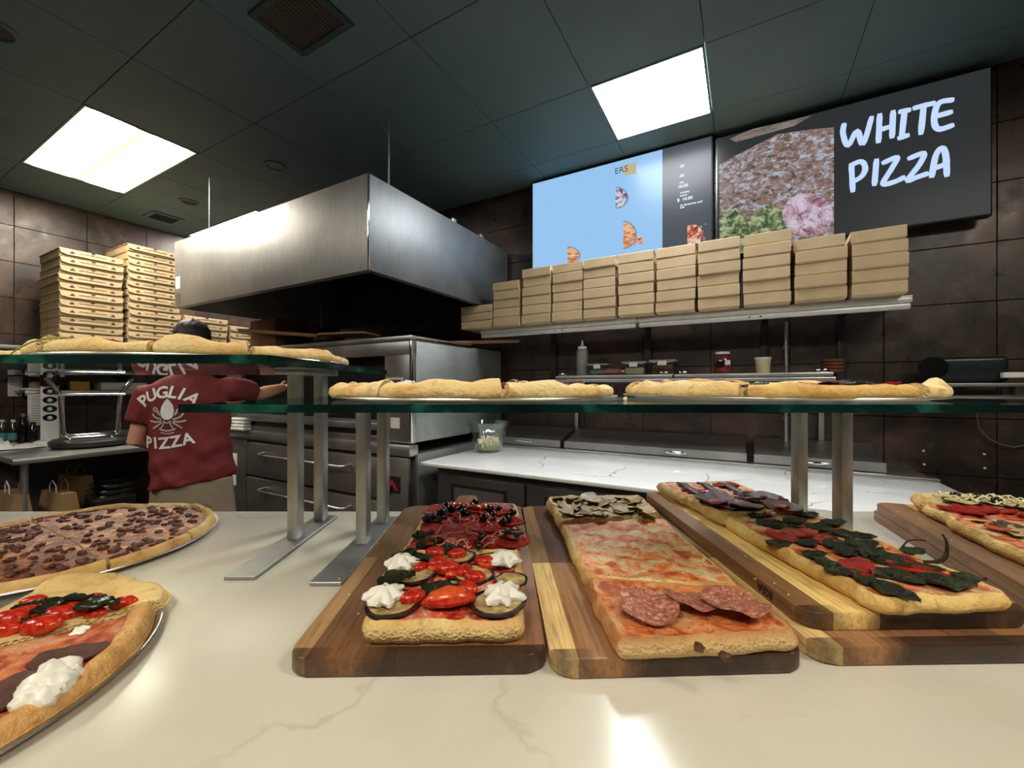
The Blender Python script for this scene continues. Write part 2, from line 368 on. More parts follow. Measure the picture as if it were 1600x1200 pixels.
def stroke(bm, pts, wd, z=0, d=.0008):                               # a flat brushed ribbon
    pts = [Vector((p[0], p[1])) for p in pts]
    q = []
    for i in range(len(pts)-1):
        for k in range(6):
            t_ = k/6; p0, p1, p2, p3 = pts[max(i-1, 0)], pts[i], pts[i+1], pts[min(i+2, len(pts)-1)]
            q.append(.5*((2*p1)+(p2-p0)*t_+(2*p0-5*p1+4*p2-p3)*t_*t_+(3*p1-p0-3*p2+p3)*t_**3))
    q.append(pts[-1])
    L, Rr = [], []
    for i, p in enumerate(q):
        dr = (q[min(i+1, len(q)-1)]-q[max(i-1, 0)]).normalized(); nn = Vector((-dr.y, dr.x))
        ww = wd/2*(.72 if i in (0, len(q)-1) else 1)*(1+.10*noise.noise(Vector((p.x*50, p.y*50, 1))))
        ex = dr*(-wd*.18 if i == 0 else wd*.18 if i == len(q)-1 else 0)
        L.append(p+nn*ww+ex); Rr.append(p-nn*ww+ex)
    for i in range(len(q)-1):
        vs = [bm.verts.new((v.x, v.y, zz)) for zz in (z, z+d) for v in (L[i], L[i+1], Rr[i+1], Rr[i])]
        for f in ((0, 1, 2, 3), (7, 6, 5, 4), (0, 4, 5, 1), (3, 2, 6, 7)): bm.faces.new([vs[j] for j in f])
# ================================================================ the room
CH = 3.12
A0, A1, Bf, Bw = -5.6, 3.4, -2.6, 3.2
bm = BM(); box(bm, (0, 0, 0), (A1-A0, Bw-Bf, .1)); fl = struct('floor', bm, M['floor'], R((A0+A1)/2, (Bw+Bf)/2, -.05), RT)
def wall(name, a, b, sx, sy, mat):
    bm = BM(); box(bm, (0, 0, 0), (sx, sy, CH+.3)); return struct(name, bm, mat, R(a, b, CH/2), RT)
wb = wall('wall_back', (A0+A1)/2, Bw+.07, A1-A0+.3, .1, M['grout'])
wl = wall('wall_left', A0-.07, (Bf+Bw)/2, .1, Bw-Bf, M['grout'])
wall('wall_right', A1+.05, (Bf+Bw)/2, .1, Bw-Bf, M['darkwall'])
wall('wall_front', (A0+A1)/2, Bf-.05, A1-A0+.3, .1, M['darkwall'])
TW, THH = .462, .3176
bm = BM(); box(bm, (0, 0, 0), (TW-.004, .02, THH-.004), bev=.0015, seg=1); tme = mesh_of('tile', bm, M['tile'], False)
ti = 0
for i in range(-14, 6):
    for j in range(1, 10):
        a = .722+TW*(i+.5)
        if a < A0+.1 or a > A1-.1: continue
        z = 1.861+THH*(j-5.5)
        if z > CH-.1: continue
        place('tile', tme, wb, R(a, Bw+.01, z), RT)
for i in range(0, 7):
    for j in range(3, 10):
        b = .1+TW*(i+.5); z = 1.861+THH*(j-5.5)
        place('tile', tme, wl, R(A0-.01, b, z), RT+PI/2)
# ceiling: dark backing and panels hung in it, holes where the light panels sit
bm = BM(); box(bm, (0, 0, 0), (A1-A0, Bw-Bf, .1)); ce = struct('ceiling', bm, M['ceil_gap'], R((A0+A1)/2, (Bw+Bf)/2, CH+.07), RT)
al = [-5.6, -5.51, -4.83, -4.15, -3.50, -2.79, -2.11, -1.43, -.775, -.17, .51, 1.19, 1.87, 2.55, 3.39]
bl = [-2.59, -2.0, -1.38, -.78, -.20, .30, .91, 1.53, 2.28, 2.88, 3.19]
lights = [(-4.83, -3.50, .91, 1.53, 0), (-.775, -.17, 2.28, 2.88, 1), (-5.51, -4.15, 2.28, 2.88, 3), (-.775, .51, -1.38, -.78, 2), (-3.50, -2.11, -1.38, -.78, 2), (1.19, 2.55, .30, .91, 2)]
for i in range(len(al)-1):
    for j in range(len(bl)-1):
        ac, bc = (al[i]+al[i+1])/2, (bl[j]+bl[j+1])/2
        if any(l[0] < ac < l[1] and l[2] < bc < l[3] for l in lights): continue
        bm = BM(); box(bm, (0, 0, 0), (al[i+1]-al[i]-.003, bl[j+1]-bl[j]-.003, .018), bev=.002, seg=1)
        o = obj('ceiling_panel', bm, M['ceil'], ce, smooth=False)
        m = wmat(ce).inverted() @ Matrix.Translation(R(ac, bc, CH+.009)) @ Matrix.Rotation(RT, 4, 'Z')
        o.location = m.to_translation(); o.rotation_euler = m.to_euler()
def diffuser(name, s, warm, tubes):
    t = NT(name); 
    if tubes:
        x = t.n('SeparateXYZ', {0: t.n('TexCoord', out=3)}, out=1)
        k = t.math('COSINE', t.math('MULTIPLY', x, 2*PI/.31)); k = t.math('MULTIPLY', k, -1.0)
        k = t.ramp(t.math('MULTIPLY_ADD', k, .5), [(0, (.30, .30, .30)), (.35, W1)])
        t.t.nodes[-2]
        st = t.math('MULTIPLY', k, s)
    else: st = s
    return t.done(t.n('Emission', {0: warm, 1: st}))
def tube_diff(name, s, warm):
    t = NT(name); y = t.n('SeparateXYZ', {0: t.n('TexCoord', out=3)}, out=1)
    k = t.math('COSINE', t.math('MULTIPLY', y, 2*PI/.30)); k = t.math('MULTIPLY_ADD', k, -.5); t.last.inputs[2].default_value = .5
    k = t.ramp(k, [(0, (.024, .0235, .021)), (.16, (.036, .035, .031)), (.5, W1)])
    return t.done(t.n('Emission', {0: t.mix(.0, warm, warm), 1: t.math('MULTIPLY', k, s)}))
DM = [tube_diff('warm_tube_diffuser', E_LEFT*1.8, (1, .92, .76, 1)), emit('cool_diffuser', (.93, .96, 1, 1), E_RIGHT), emit('warm_diffuser', (1, .925, .80, 1), E_BACK), emit('neutral_diffuser', (1, .96, .9, 1), E_LEFT)]
LL = ['large warm ceiling light panel at upper left showing its two tubes', 'small cool white square ceiling light panel above the menu screens', None, 'ceiling light panel half hidden behind the steel hood']
OFF = ['warm ceiling light panel over the customer side, nearest the camera', 'warm ceiling light panel over the customer side towards the left', 'warm ceiling light panel over the far right of the room']
oi = 0
for (a0, a1, b0, b1, k) in lights:
    lab = LL[k]
    if k == 2: lab = OFF[oi]; oi += 1
    t_ = rthing('ceiling_light', lab, 'ceiling light', (a0+a1)/2, (b0+b1)/2, CH-.002)
    w_, d_ = a1-a0-.006, b1-b0-.006
    bm = BM(); box(bm, (0, 0, 0), (w_-.02, d_-.02, .004)); dd = obj('diffuser', bm, DM[k], t_); dd.location = (0, 0, .004)
    bm = BM()
    for s in (-1, 1):
        box(bm, (s*(w_/2-.006), 0, .004), (.012, d_, .012)); box(bm, (0, s*(d_/2-.006), .004), (w_-.024, .012, .012))
    obj('frame', bm, M['ceil'], t_, smooth=False)
# vents, rings
t_ = rthing('ceiling_vent', 'large square brown-grilled ceiling vent at the top of the picture', 'air vent', -1.80, 1.20, CH)
M['vent'] = plain('vent_brown', (.07, .05, .04, 1), .5, .3)
bm = BM()
for s in (-1, 1):
    box(bm, (s*.175, 0, -.006), (.03, .28, .012)); box(bm, (0, s*.125, -.006), (.32, .03, .012))
obj('frame', bm, M['ceil_gap'], t_, smooth=False)
for k in range(16):
    bx('slat', t_, M['vent'], (-.15+.02*k, 0, -.004), (.013, .22, .006))
t_ = rthing('ceiling_vent', 'small dark ceiling vent beyond the large left light panel', 'air vent', -5.15, 1.93, CH)
bm = BM()
for s in (-1, 1):
    box(bm, (s*.115, 0, -.006), (.03, .26, .012)); box(bm, (0, s*.115, -.006), (.20, .03, .012))
obj('frame', bm, M['ceil'], t_, smooth=False)
for k in range(8): bx('slat', t_, M['black'], (-.087+.025*k, 0, -.004), (.015, .20, .006))
for lab, a, b, r in (('round dark ceiling speaker above the hood', -3.18, 1.90, .075), ('round dark ceiling speaker beside the small vent', -4.5, 1.88, .075), ('round dark ceiling speaker at the top left corner of the picture', -3.15, .50, .10)):
    t_ = rthing('ceiling_speaker', lab, 'ceiling speaker', a, b, CH)
    bm = BM(); lathe(bm, [(r*.75, -.004), (r*.8, -.010), (r*1.0, -.008), (r*1.06, 0)], 28); obj('ring', bm, M['ceil'], t_)
    bm = BM(); lathe(bm, [(.001, -.003), (r*.74, -.003), (r*.76, 0)], 28); obj('grille', bm, M['black'], t_)
# ================================================================ hood
M['hood_side'] = steel('hood_steel_dimmed', (.20, .21, .21), .50, (9, 9, 1), .08, .30)  # same hood steel, coloured darker to hold down the light on the right side
HA0, HA1, HB0, HB1, HZ0, HZ1 = -4.10, -1.82, 1.61, 3.17, 2.05, 2.59
hw, hd, hh = HA1-HA0, HB1-HB0, HZ1-HZ0
t_ = rthing('exhaust_hood', 'large brushed steel exhaust hood hanging over the pizza oven', 'hood', (HA0+HA1)/2, (HB0+HB1)/2, HZ0)
bx('front_panel', t_, M['hood'], (0, -hd/2+.004, hh/2), (hw, .008, hh), .002)
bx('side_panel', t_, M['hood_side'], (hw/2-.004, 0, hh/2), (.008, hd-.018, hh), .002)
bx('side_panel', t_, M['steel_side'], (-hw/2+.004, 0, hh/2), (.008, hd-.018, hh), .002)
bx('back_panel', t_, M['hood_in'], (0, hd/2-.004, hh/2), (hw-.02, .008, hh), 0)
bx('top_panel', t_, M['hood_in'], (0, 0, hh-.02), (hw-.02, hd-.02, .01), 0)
bm = BM(); box(bm, (0, -hd/2+.03, .006), (hw-.02, .045, .008)); box(bm, (hw/2-.03, 0, .006), (.045, hd-.12, .008)); obj('bottom_flange', bm, M['steel_dark'], t_, smooth=False)
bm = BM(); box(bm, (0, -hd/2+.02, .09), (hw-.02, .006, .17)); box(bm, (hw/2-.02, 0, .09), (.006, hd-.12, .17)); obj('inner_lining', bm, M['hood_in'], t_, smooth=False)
bm = BM(); box(bm, (hw/2+.001, -hd/2+.002, hh/2), (.008, .012, hh), bev=.003); obj('corner_trim', bm, M['chrome'], t_)
for k, y in enumerate((.02, .38)): bx('clip', t_, M['steel'], (hw/2-.02, y, hh+.015), (.02, .05, .03), .003)
bx('rating_label', t_, M['paper'], (-hw/2+.06, -hd/2-.001, .20), (.07, .002, .10))
bx('rating_label', t_, M['steel_dark'], (-hw/2+.06, -hd/2-.001, .07), (.07, .002, .09))
for x, y, lab in ((hw/2-.10, -hd/2+.25, 'near right'), (-hw/2+.30, -hd/2+.12, 'left')):
    bm = BM(); tube(bm, [(x, y, hh-.02), (x, y, CH-HZ0)], .006, 8); obj('hanger_rod', bm, M['steel_dark'], t_)
# ================================================================ oven
OA0, OA1, OB0, OB1 = -4.08, -1.86, 2.0, 3.12
ow, od = OA1-OA0, OB1-OB0
t_ = rthing('pizza_oven', 'two-tier stainless steel pizza oven under the exhaust hood', 'oven', (OA0+OA1)/2, (OB0+OB1)/2, 0)
x0, x1, yf, yb = -ow/2, ow/2, -od/2, od/2
for sx in (-1, 1):
    for sy in (-1, 1):
        bm = BM(); tube(bm, [(sx*(ow/2-.1), sy*(od/2-.1), 0), (sx*(ow/2-.1), sy*(od/2-.1), .17)], .03, 12); obj('leg', bm, M['steel_dark'], t_)
bx('lower_body', t_, M['steel_dark'], (0, .02, .56), (ow-.006, od-.04, .80), .006)
bx('lower_side_panel', t_, M['steel_side'], (x1-.001, .02, .56), (.01, od-.06, .79), .002)
bx('ledge', t_, M['steel'], (0, yf+.01, .985), (ow+.02, .09, .075), .012)
lf = yf-.002
def front(name, xa, xb, za, zb, mat, d=.03, off=0.0, bev=.008):
    return bx(name, t_, mat, ((xa+xb)/2, lf-d/2+.004-off, (za+zb)/2), (xb-xa, d, zb-za), bev)
cx = (OA0+OA1)/2
dxa, dxb = -3.70-cx, -2.13-cx
for za, zb in ((.655, .925), (.345, .635)):
    d_ = front('door', dxa, dxb, za, zb, M['steel_dark'], .04)
    bm = BM(); zz = zb-za
    hx, hz = .52, zz/2-.07
    tube(bm, [(-hx, -.02, hz), (-hx, -.07, hz-.005), (-hx+.03, -.085, hz-.008), (hx-.03, -.085, hz-.008), (hx, -.07, hz-.005), (hx, -.02, hz)], .010, 10)
    obj('handle', bm, M['steel'], d_)
front('door_gap', dxa-.02, dxb+.02, .33, .94, M['black'], .012)
for xa, xb in ((x0+.01, dxa-.03), (dxb+.03, x1-.01)):
    cpn = front('control_panel', xa, xb, .18, .94, M['steel_dark'], .03)
    w_ = xb-xa
    bm = BM(); lathe(bm, [(.001, .035), (.022, .035), (.026, .01), (.026, 0)], 18); bmesh.ops.rotate(bm, verts=bm.verts, cent=(0, 0, 0), matrix=Matrix.Rotation(PI/2, 3, 'X'))
    kn = obj('knob', bm, M['black'], cpn, loc=(-w_*.22, -.015, .17))
    bm = BM(); box(bm, (-w_*.12, -.0165, .20), (.16, .002, .11)); obj('warning_plate', bm, M['paper'] if xa < 0 else M['black'], cpn, smooth=False)
    if xa > 0:
        bm = BM(); prism(bm, [(-.05, -.035), (.0, .035), (.05, -.035), (.03, -.035), (0, .005), (-.03, -.035)], 0, .002); bmesh.ops.rotate(bm, verts=bm.verts, cent=(0, 0, 0), matrix=Matrix.Rotation(PI/2, 3, 'X'))
        obj('red_mark', bm, M['red'] if 'red' in M else plain('red_print', c3(190, 30, 50), .5), cpn, loc=(-w_*.12+.01, -.018, .20))
    bm = BM(); box(bm, (-w_*.05, -.0165, .02 if xa < 0 else -.10), (.08, .002, .09)); obj('warning_plate', bm, M['paper'], cpn, smooth=False)
    if xa < 0:
        bm = BM(); box(bm, (-w_*.15, -.0165, -.16), (.07, .002, .05)); obj('warning_plate', bm, M['paper'], cpn, smooth=False)
# upper deck: open mouth
uz0, uz1 = 1.03, 1.71
bx('upper_side_panel', t_, M['steel_side'], (x1-.012, .02, (uz0+uz1)/2), (.02, od-.03, uz1-uz0-.01), .004)
bx('upper_side_panel', t_, M['steel_side'], (x0+.012, .02, (uz0+uz1)/2), (.02, od-.03, uz1-uz0-.01), .004)
bx('upper_back', t_, M['steel_dark'], (0, yb-.02, (uz0+uz1)/2), (ow-.05, .02, uz1-uz0-.01))
bx('deck_floor', t_, M['steel_dark'], (0, 0, 1.15), (ow-.05, od-.06, .03))
bx('upper_top', t_, M['steel_dark'], (0, 0, uz1-.012), (ow-.03, od-.01, .02))
for xa, xb in ((x1-.24, x1-.001), (x0+.001, x0+.22)):
    c_ = bx('front_column', t_, M['steel_dark'] if xa < 0 else M['steel'], ((xa+xb)/2, yf+.02, (uz0+uz1)/2), (xb-xa, .05, uz1-uz0-.004), .006)
    if xa > 0:
        for zz, ww, hh_, mm in ((.02, .15, .14, M['paper']), (-.21, .08, .07, M['paper']), (.05, .10, .05, M['brownbox'])):
            bm = BM(); box(bm, (-.02, -.0265 if hh_ > .06 else -.028, zz), (ww, .002, hh_)); obj('label', bm, mm, c_, smooth=False)
bx('front_hood_strip', t_, M['steel'], (0, yf+.02, uz1-.055), (ow-.002, .06, .10), .008)
bx('front_sill', t_, M['steel'], (0, yf+.0, 1.135), (ow-.46, .09, .05), .008)
bx('vent_strip', t_, M['black'], (0, yf+.03, 1.09), (ow-.46, .04, .05))
bx('front_lower_strip', t_, M['steel_dark'], (0, yf+.02, 1.045), (ow-.46, .06, .045), .006)
bx('corner_edge', t_, M['chrome'], (x1-.004, yf-.003, (uz0+uz1)/2), (.02, .02, uz1-uz0-.01), .004)
bx('top_trim', t_, M['steel'], (0, yf+.0, uz1+.004), (ow+.02, .06, .03), .006)
bx('top_trim', t_, M['chrome'], (x1-.02, -.22, uz1+.004), (.05, .66, .03), .006)
bm = BM(); box(bm, (x0/2, .1, 1.36), (.5, .6, .36)); obj('mouth_dark_block', bm, M['hood_in'], t_, smooth=False)  # near-black block added for the dark inside the open mouth
bx('mouth_dark_sheet', t_, M['hood_in'], (0, yf+.12, 1.40), (ow-.48, .02, .46))  # near-black sheet, stands in for the shade deep in the open mouth
# flue
fp = py_(515, 480, 3.58)
t_ = thing('flue_pipe', 'dark round flue pipe rising from the oven into the hood', 'pipe', (fp.x, fp.y, 1.725))
bm = BM(); lathe(bm, [(.16, 0), (.16, .03), (.125, .07), (.125, .12), (.085, .17)], 28, cap0=True); obj('base_collar', bm, M['black'], t_)
bm = BM(); lathe(bm, [(.075, .17), (.075, .82)], 28, cap0=True, cap1=True); obj('pipe', bm, M['hood_in'], t_)
t_ = rthing('folded_towel', 'folded white towel on the left end of the oven ledge', 'towel', -3.80, 1.958, 1.0235)
for k in range(4): bx('towel_fold', t_, M['paper'], (0, -.005+.004*k, .014+.027*k), (.26-.01*k, .075, .026), .011, seg=3)
# brown cartons on the oven
for k, (b0, b1, h) in enumerate(((2.17, 2.50, .285), (2.51, 2.86, .275))):
    t_ = rthing('brown_carton', ['brown carton on top of the oven, beside the pizza boxes', 'brown carton on top of the oven, beside the flue pipe'][k], 'carton', -3.84, (b0+b1)/2, 1.722, 0, 'brown cartons on the oven')
    bx('carton_body', t_, M['brownbox'], (0, 0, h/2), (.40, b1-b0-.012, h), .006)
    bx('carton_flap', t_, M['brownbox'], (.004, 0, h+.004), (.40, b1-b0-.02, .006), .002)
    bx('tape', t_, M['card'], (0, 0, h+.0085), (.38, .05, .001))
def peel(lab, p0, p1, hl, rb):                                       # wooden peel: handle p0 -> p1, blade beyond p1
    p0, p1 = Vector(p0), Vector(p1); d = (p1-p0).normalized()
    t_ = thing('pizza_peel', lab, 'pizza peel', p0, math.atan2(d.y, d.x))
    L = (p1-p0).length; dz = d.z/math.hypot(d.x, d.y)
    bm = BM(); tube(bm, [(0, 0, 0), (.01, 0, 0), (L, 0, L*dz)], [.010, .015, .015], 10); obj('handle', bm, M['wood_handle'], t_)
    bm = BM(); pts = [(L-.02, -.03), (L+.08, -rb), (L+.42, -rb), (L+.46, -rb*.8), (L+.46, rb*.8), (L+.42, rb), (L+.08, rb), (L-.02, .03)]
    prism(bm, pts, L*dz-.006, L*dz+.006); obj('blade', bm, M['wood_handle'], t_)
a_, b_ = -1.52, 2.86
peel('wooden peel on top of the oven with its handle sticking out to the right', R(-1.56, 2.90, 1.765), R(-2.25, 2.62, 1.752), .7, .17)
peel('wooden peel with a dark handle lying across the cartons above the oven', py_(373, 516, 3.35), py_(500, 525, 3.15), .7, .12)
# ================================================================ left wall: shelf, pizza boxes, table
t_ = rthing('wall_shelf', 'steel shelf on the left wall carrying the tall stacks of pizza boxes', 'shelf', -5.09, 1.75, 1.70)
bx('shelf_board', t_, M['steel'], (0, 0, -.015), (.98, 2.0, .03), .004)
for y in (-.8, 0, .8):
    bm = BM(); prism(bm, [(-.49, 0), (.3, 0), (-.49, -.22)], -.01, .01); bmesh.ops.rotate(bm, verts=bm.verts, cent=(0, 0, 0), matrix=Matrix.Rotation(PI/2, 3, 'X')); obj('bracket', bm, M['steel_dark'], t_, loc=(0, y, -.03))
# one pizza box: tray with a tucked lid and printed front (front faces +x)
BW, BD, BH = .402, .50, .0590
def pizza_box_meshes():
    bm = BM(); box(bm, (0, 0, .024), (BD-.012, BW-.010, .048), bev=.002, seg=1); tray = mesh_of('tray', bm, M['pizzacard'], False)
    bm = BM(); box(bm, (0, 0, .054), (BD, BW, .006), bev=.002, seg=1)
    # lid front flap, shorter at the corners
    pts = [(-BW/2+.004, .054), (BW/2-.004, .054), (BW/2-.012, .022), (BW/2-.05, .014), (-BW/2+.05, .014), (-BW/2+.012, .022)]
    v0 = [bm.verts.new((BD/2+.000, p[0], p[1])) for p in pts]; v1 = [bm.verts.new((BD/2+.004+(.054-p[1])*.12, p[0], p[1])) for p in pts]
    bm.faces.new(v0[::-1]); bm.faces.new(v1)
    for i in range(6): bm.faces.new((v0[i], v0[(i+1) % 6], v1[(i+1) % 6], v1[i]))
    lid = mesh_of('lid', bm, M['pizzacard'], False)
    bm = BM()
    X = BD/2+.0085
    for y in (-.125, .125):
        for k in range(3): box(bm, (X, y, .040-.006*k), (.001, (.012, .024, .03)[k], .004))
    for k in range(22):
        box(bm, (X, -.085+.0080*k, .036), (.001, .0055, .006 if k % 4 else .003))
    ink = mesh_of('print', bm, M['cardink'], False)
    bm = BM(); box(bm, (BD/2+.0065, 0, .052), (.004, .022, .008)); tab = mesh_of('tab', bm, M['cardink'], False)
    return tray, lid, ink, tab
PBX = pizza_box_meshes()
stacks = [(1.107, 12, 'the leftmost stack', 1.745), (1.530, 15, 'the tall second stack', 1.745), (1.955, 8, 'the third stack, under the hood', 1.745), (2.375, 7, 'the fourth stack, under the hood', 1.745)]
rr = random.Random(3)
ztop = {0: 2.525, 1: 2.685, 2: 2.105, 3: 2.055}
for si, (b0, n, nm, zb) in enumerate(stacks):
    z = ztop[si]-n*.0635
    zb = 1.700
    n = int((ztop[si]-zb)/.0635); z = ztop[si]-n*.0635
    base = z-1.700
    pitch = .0635+base/n
    z = 1.700
    for k in range(n):
        lab = 'pizza box, %s from the top of %s' % (ORD[n-1-k], nm)
        t_ = rthing('pizza_box', lab, 'pizza box', -4.80-BD/2+rr.uniform(-.012, .012), b0+BW/2+rr.uniform(-.006, .006), z, rr.uniform(-.008, .008), 'pizza boxes stacked on the left shelf')
        for nm_, me in zip(('tray', 'lid', 'print', 'tab'), PBX):
            o = bpy.data.objects.new(nm_, me); COL.objects.link(o); o.parent = t_; o.scale = (1, 1, pitch/.0595)
            if nm_ == 'print': o['kind'] = 'stuff'
        z += pitch
# small shelf with odds and ends
t_ = rthing('wall_shelf', 'narrow steel shelf on the left wall above the steel table', 'shelf', -5.42, 1.54, 1.365)
bx('shelf_board', t_, M['steel'], (0, 0, -.01), (.33, 1.04, .02), .004)
bx('shelf_lip', t_, M['steel'], (.160, 0, -.022), (.012, 1.04, .044), .004)
for y in (-.4, .4): bx('bracket', t_, M['steel_dark'], (-.1, y, -.06), (.2, .03, .08))
def simple(name, label, cat, p, rz, parts, group=None):
    t_ = thing(name, label, cat, p, rz, group)
    for nm, mat, c, s, bev in parts: bx(nm, t_, mat, c, s, bev)
    return t_
M['yellow'] = plain('yellow_label', c3(206, 170, 70), .6)
simple('small_box', 'small yellow printed box on the narrow left shelf', 'box', R(-5.42, 1.38, 1.366), RT, [('carton', M['yellow'], (0, 0, .04), (.10, .13, .08), .003), ('lid', M['brownbox'], (0, 0, .084), (.102, .132, .008), .002)])
simple('takeout_box', 'long white food box on the narrow left shelf', 'box', R(-5.42, 1.68, 1.366), RT, [('tray', M['paper'], (0, 0, .03), (.2, .34, .06), .006), ('lid', M['paper'], (0, 0, .066), (.205, .345, .012), .004)])
simple('paper_stack', 'loose white papers lying on the left end of the narrow shelf', 'paper', R(-5.42, 1.12, 1.366), RT, [('sheet', M['paper'], (0, 0, .012), (.2, .16, .022), .003), ('sheet', M['card'], (.01, .02, .05), (.1, .12, .05), .004)])
simple('black_container', 'black container behind the badge strip on the narrow shelf', 'container', R(-5.50, 1.25, 1.366), RT, [('tub', M['black'], (0, 0, .04), (.10, .08, .08), .01), ('lid', M['black_gloss'], (0, 0, .085), (.11, .085, .010), .004)])
# papers on the wall (flat)
def wall_paper(label, pxs, a, lines, name='paper_notice', mat=None):
    x0, y0, x1, y1 = pxs
    def pa(px, py):
        t = (px-800)/F; y = a/(t*CT-ST); return y*(t*ST+CT), CZ+(HY-py)/F*y
    (b0, z1), (b1, z0) = pa(x0, y0), pa(x1, y1)
    t_ = thing(name, label, 'notice', R(a, (b0+b1)/2, (z0+z1)/2), RT+PI/2)
    w_, h_ = abs(b1-b0), abs(z1-z0)
    bx('sheet', t_, mat or M['paper'], (0, 0, 0), (w_, .003, h_), .001)
    bm = BM()
    for k in range(lines):
        zz = h_/2-(k+1)*h_/(lines+1); ln = w_*(.35+.4*((k*37) % 10)/10)
        box(bm, (-w_*.4+ln/2, -.002, zz), (ln, .001, h_*.012))
        if lines > 6 and k % 3 == 0: box(bm, (w_*.32, -.002, zz), (w_*.16, .001, h_*.035))
    obj('printed_lines', bm, M['cardink'], t_, smooth=False)
    return t_, w_, h_
wall_paper('small white notice taped to the dark left wall', (12, 588, 35, 619), A0+.003, 9)
wall_paper('white menu sheet with small print hanging behind the badge strip', (43, 616, 101, 662), -5.235, 12)
t_, w_, h_ = wall_paper('white sign card standing on the narrow shelf behind the black dome', (43, 566, 101, 589), -5.235, 1)
# steel table
TZ = .905
t_ = rthing('steel_table', 'stainless steel work table against the left wall', 'table', -4.95, 1.45, 0)
bx('tabletop', t_, M['steel'], (0, 0, TZ-.02), (1.28, 1.34, .04), .008)
bx('undershelf', t_, M['steel_dark'], (0, 0, .30), (1.16, 1.24, .03), .004)
for sx in (-1, 1):
    for sy in (-1, 1):
        bm = BM(); tube(bm, [(sx*.56, sy*.60, 0), (sx*.56, sy*.60, TZ-.04)], .021, 14); obj('leg', bm, M['steel'], t_)
bx('backsplash', t_, M['steel_dark'], (-.63, 0, TZ+.02), (.01, 1.3, .06))
# upturned stool
sp = py_(143, 690, 3.45)
t_ = thing('upturned_stool', 'chrome-legged round black stool standing upside down on the steel table', 'stool', (sp.x, sp.y, TZ+.001), .794)
bm = BM(); lathe(bm, [(.001, 0), (.22, 0), (.245, .02), (.248, .05), (.22, .07), (.001, .072)], 36); obj('seat', bm, M['black'], t_)
fx, fy = math.cos(.2), math.sin(.2)
def sp_(u, v, z): return (u, v, z)
for s in (-1, 1):
    bm = BM(); tube(bm, [(-.15, s*.12, .095), (-.16, s*.12, .12), (-.175, s*.12, .43), (-.25, s*.14, .56)], .013, 10); obj('leg', bm, M['chrome'], t_)
    bm = BM(); tube(bm, [(.15, s*.12, .095), (.16, s*.12, .12), (.175, s*.12, .43), (.25, s*.14, .56)], .013, 10); obj('leg', bm, M['chrome'], t_)
    bm = BM(); tube(bm, [(-.152, s*.12, .10), (-.13, s*.12, .085), (.13, s*.12, .085), (.152, s*.12, .10)], .013, 10); obj('seat_bar', bm, M['chrome'], t_)
    bm = BM(); tube(bm, [(-.20, s*.128, .43), (.20, s*.128, .43)], .010, 10); obj('foot_bar', bm, M['chrome'], t_)
for k in range(4):
    bm = BM(); a = PI/4+k*PI/2; ell(bm, (.17*math.cos(a), .14*math.sin(a)/.7, .076), (.008, .008, .005)); obj('bolt', bm, M['chrome'], t_)
# badge strip
dp = py_(78, 683, 3.49)
bz = dp.z
t_ = thing('badge_strip', 'tall white strip with four black oval badges and a black dome on top', 'display stand', (dp.x, dp.y, TZ), math.atan2(dp.x, dp.y)*-1)
bx('white_pillar', t_, M['white'], (0, 0, .265), (.108, .03, .47), .004)
bm = BM(); lathe(bm, [(.11, 0), (.10, .04), (.07, .05), (.001, .051)], 24, cap0=True); obj('base', bm, M['paper'], t_)
dm = bpy.data.objects.new('dome', None)
bm = BM(); lathe(bm, [(.056, .50), (.058, .55), (.056, .60), (.045, .645), (.024, .668), (.001, .673)], 28, cap0=True); dmo = obj('dome', bm, M['black'], t_)
bm = BM(); ell(bm, (0, -.050, .585), (.020, .010, .028)); obj('white_emblem', bm, M['white'], dmo)
bpy.data.objects.remove(dm)
for k in range(4):
    z = .455-.074*k
    bm = BM(); lathe(bm, [(.001, .003), (.040, .003), (.042, 0)], 28); bmesh.ops.rotate(bm, verts=bm.verts, cent=(0, 0, 0), matrix=Matrix.Rotation(PI/2, 3, 'X')); 
    for v in bm.verts: v.co.z *= .72
    bd = obj('badge', bm, M['black_gloss'], t_, loc=(0, -.0155, z))
    bm = BM(); ell(bm, (0, -.0035, .004), (.014, .001, .010)); box(bm, (0, -.0035, -.008), (.034, .001, .004)); box(bm, (0, -.0035, -.016), (.018, .001, .003)); obj('emblem', bm, M['white'], bd)
# bottles, folded papers
M['blue'] = plain('blue_label', c3(90, 150, 165), .4)
for k, (px, cap) in enumerate(((4, M['white']), (21, M['white']), (36, M['steel']), (52, M['black']))):
    p = py_(px, 690, 3.42); dark = k > 1
    t_ = thing('bottle', ['clear water bottle at the left edge of the picture', 'clear water bottle with a blue label, second from the left edge', 'tall dark bottle with a silver cap beside the water bottles', 'short dark bottle next to the badge strip'][k], 'bottle', (p.x, p.y, TZ+.001), 0, 'bottles on the steel table')
    h = (.22, .22, .27, .20)[k]
    mm = M['black_gloss'] if dark else M['clear_plastic']
    bm = BM(); lathe(bm, [(.001, 0), (.032, 0), (.034, .01), (.034, h*.62), (.028, h*.76), (.014, h*.88), (.013, h*.93), (.001, h*.93)], 20); obj('bottle_body', bm, mm, t_)
    bm = BM(); lathe(bm, [(.015, h*.91), (.015, h), (.001, h)], 16); obj('cap', bm, cap, t_)
    if not dark: bm = BM(); lathe(bm, [(.0345, h*.25), (.0345, h*.5)], 20); obj('label', bm, M['blue'], t_)
p = pz(20, 700, TZ)
t_ = thing('paper_pile', 'pile of white order papers and folded bags on the steel table corner', 'paper', (p.x, p.y, TZ+.001), RT)
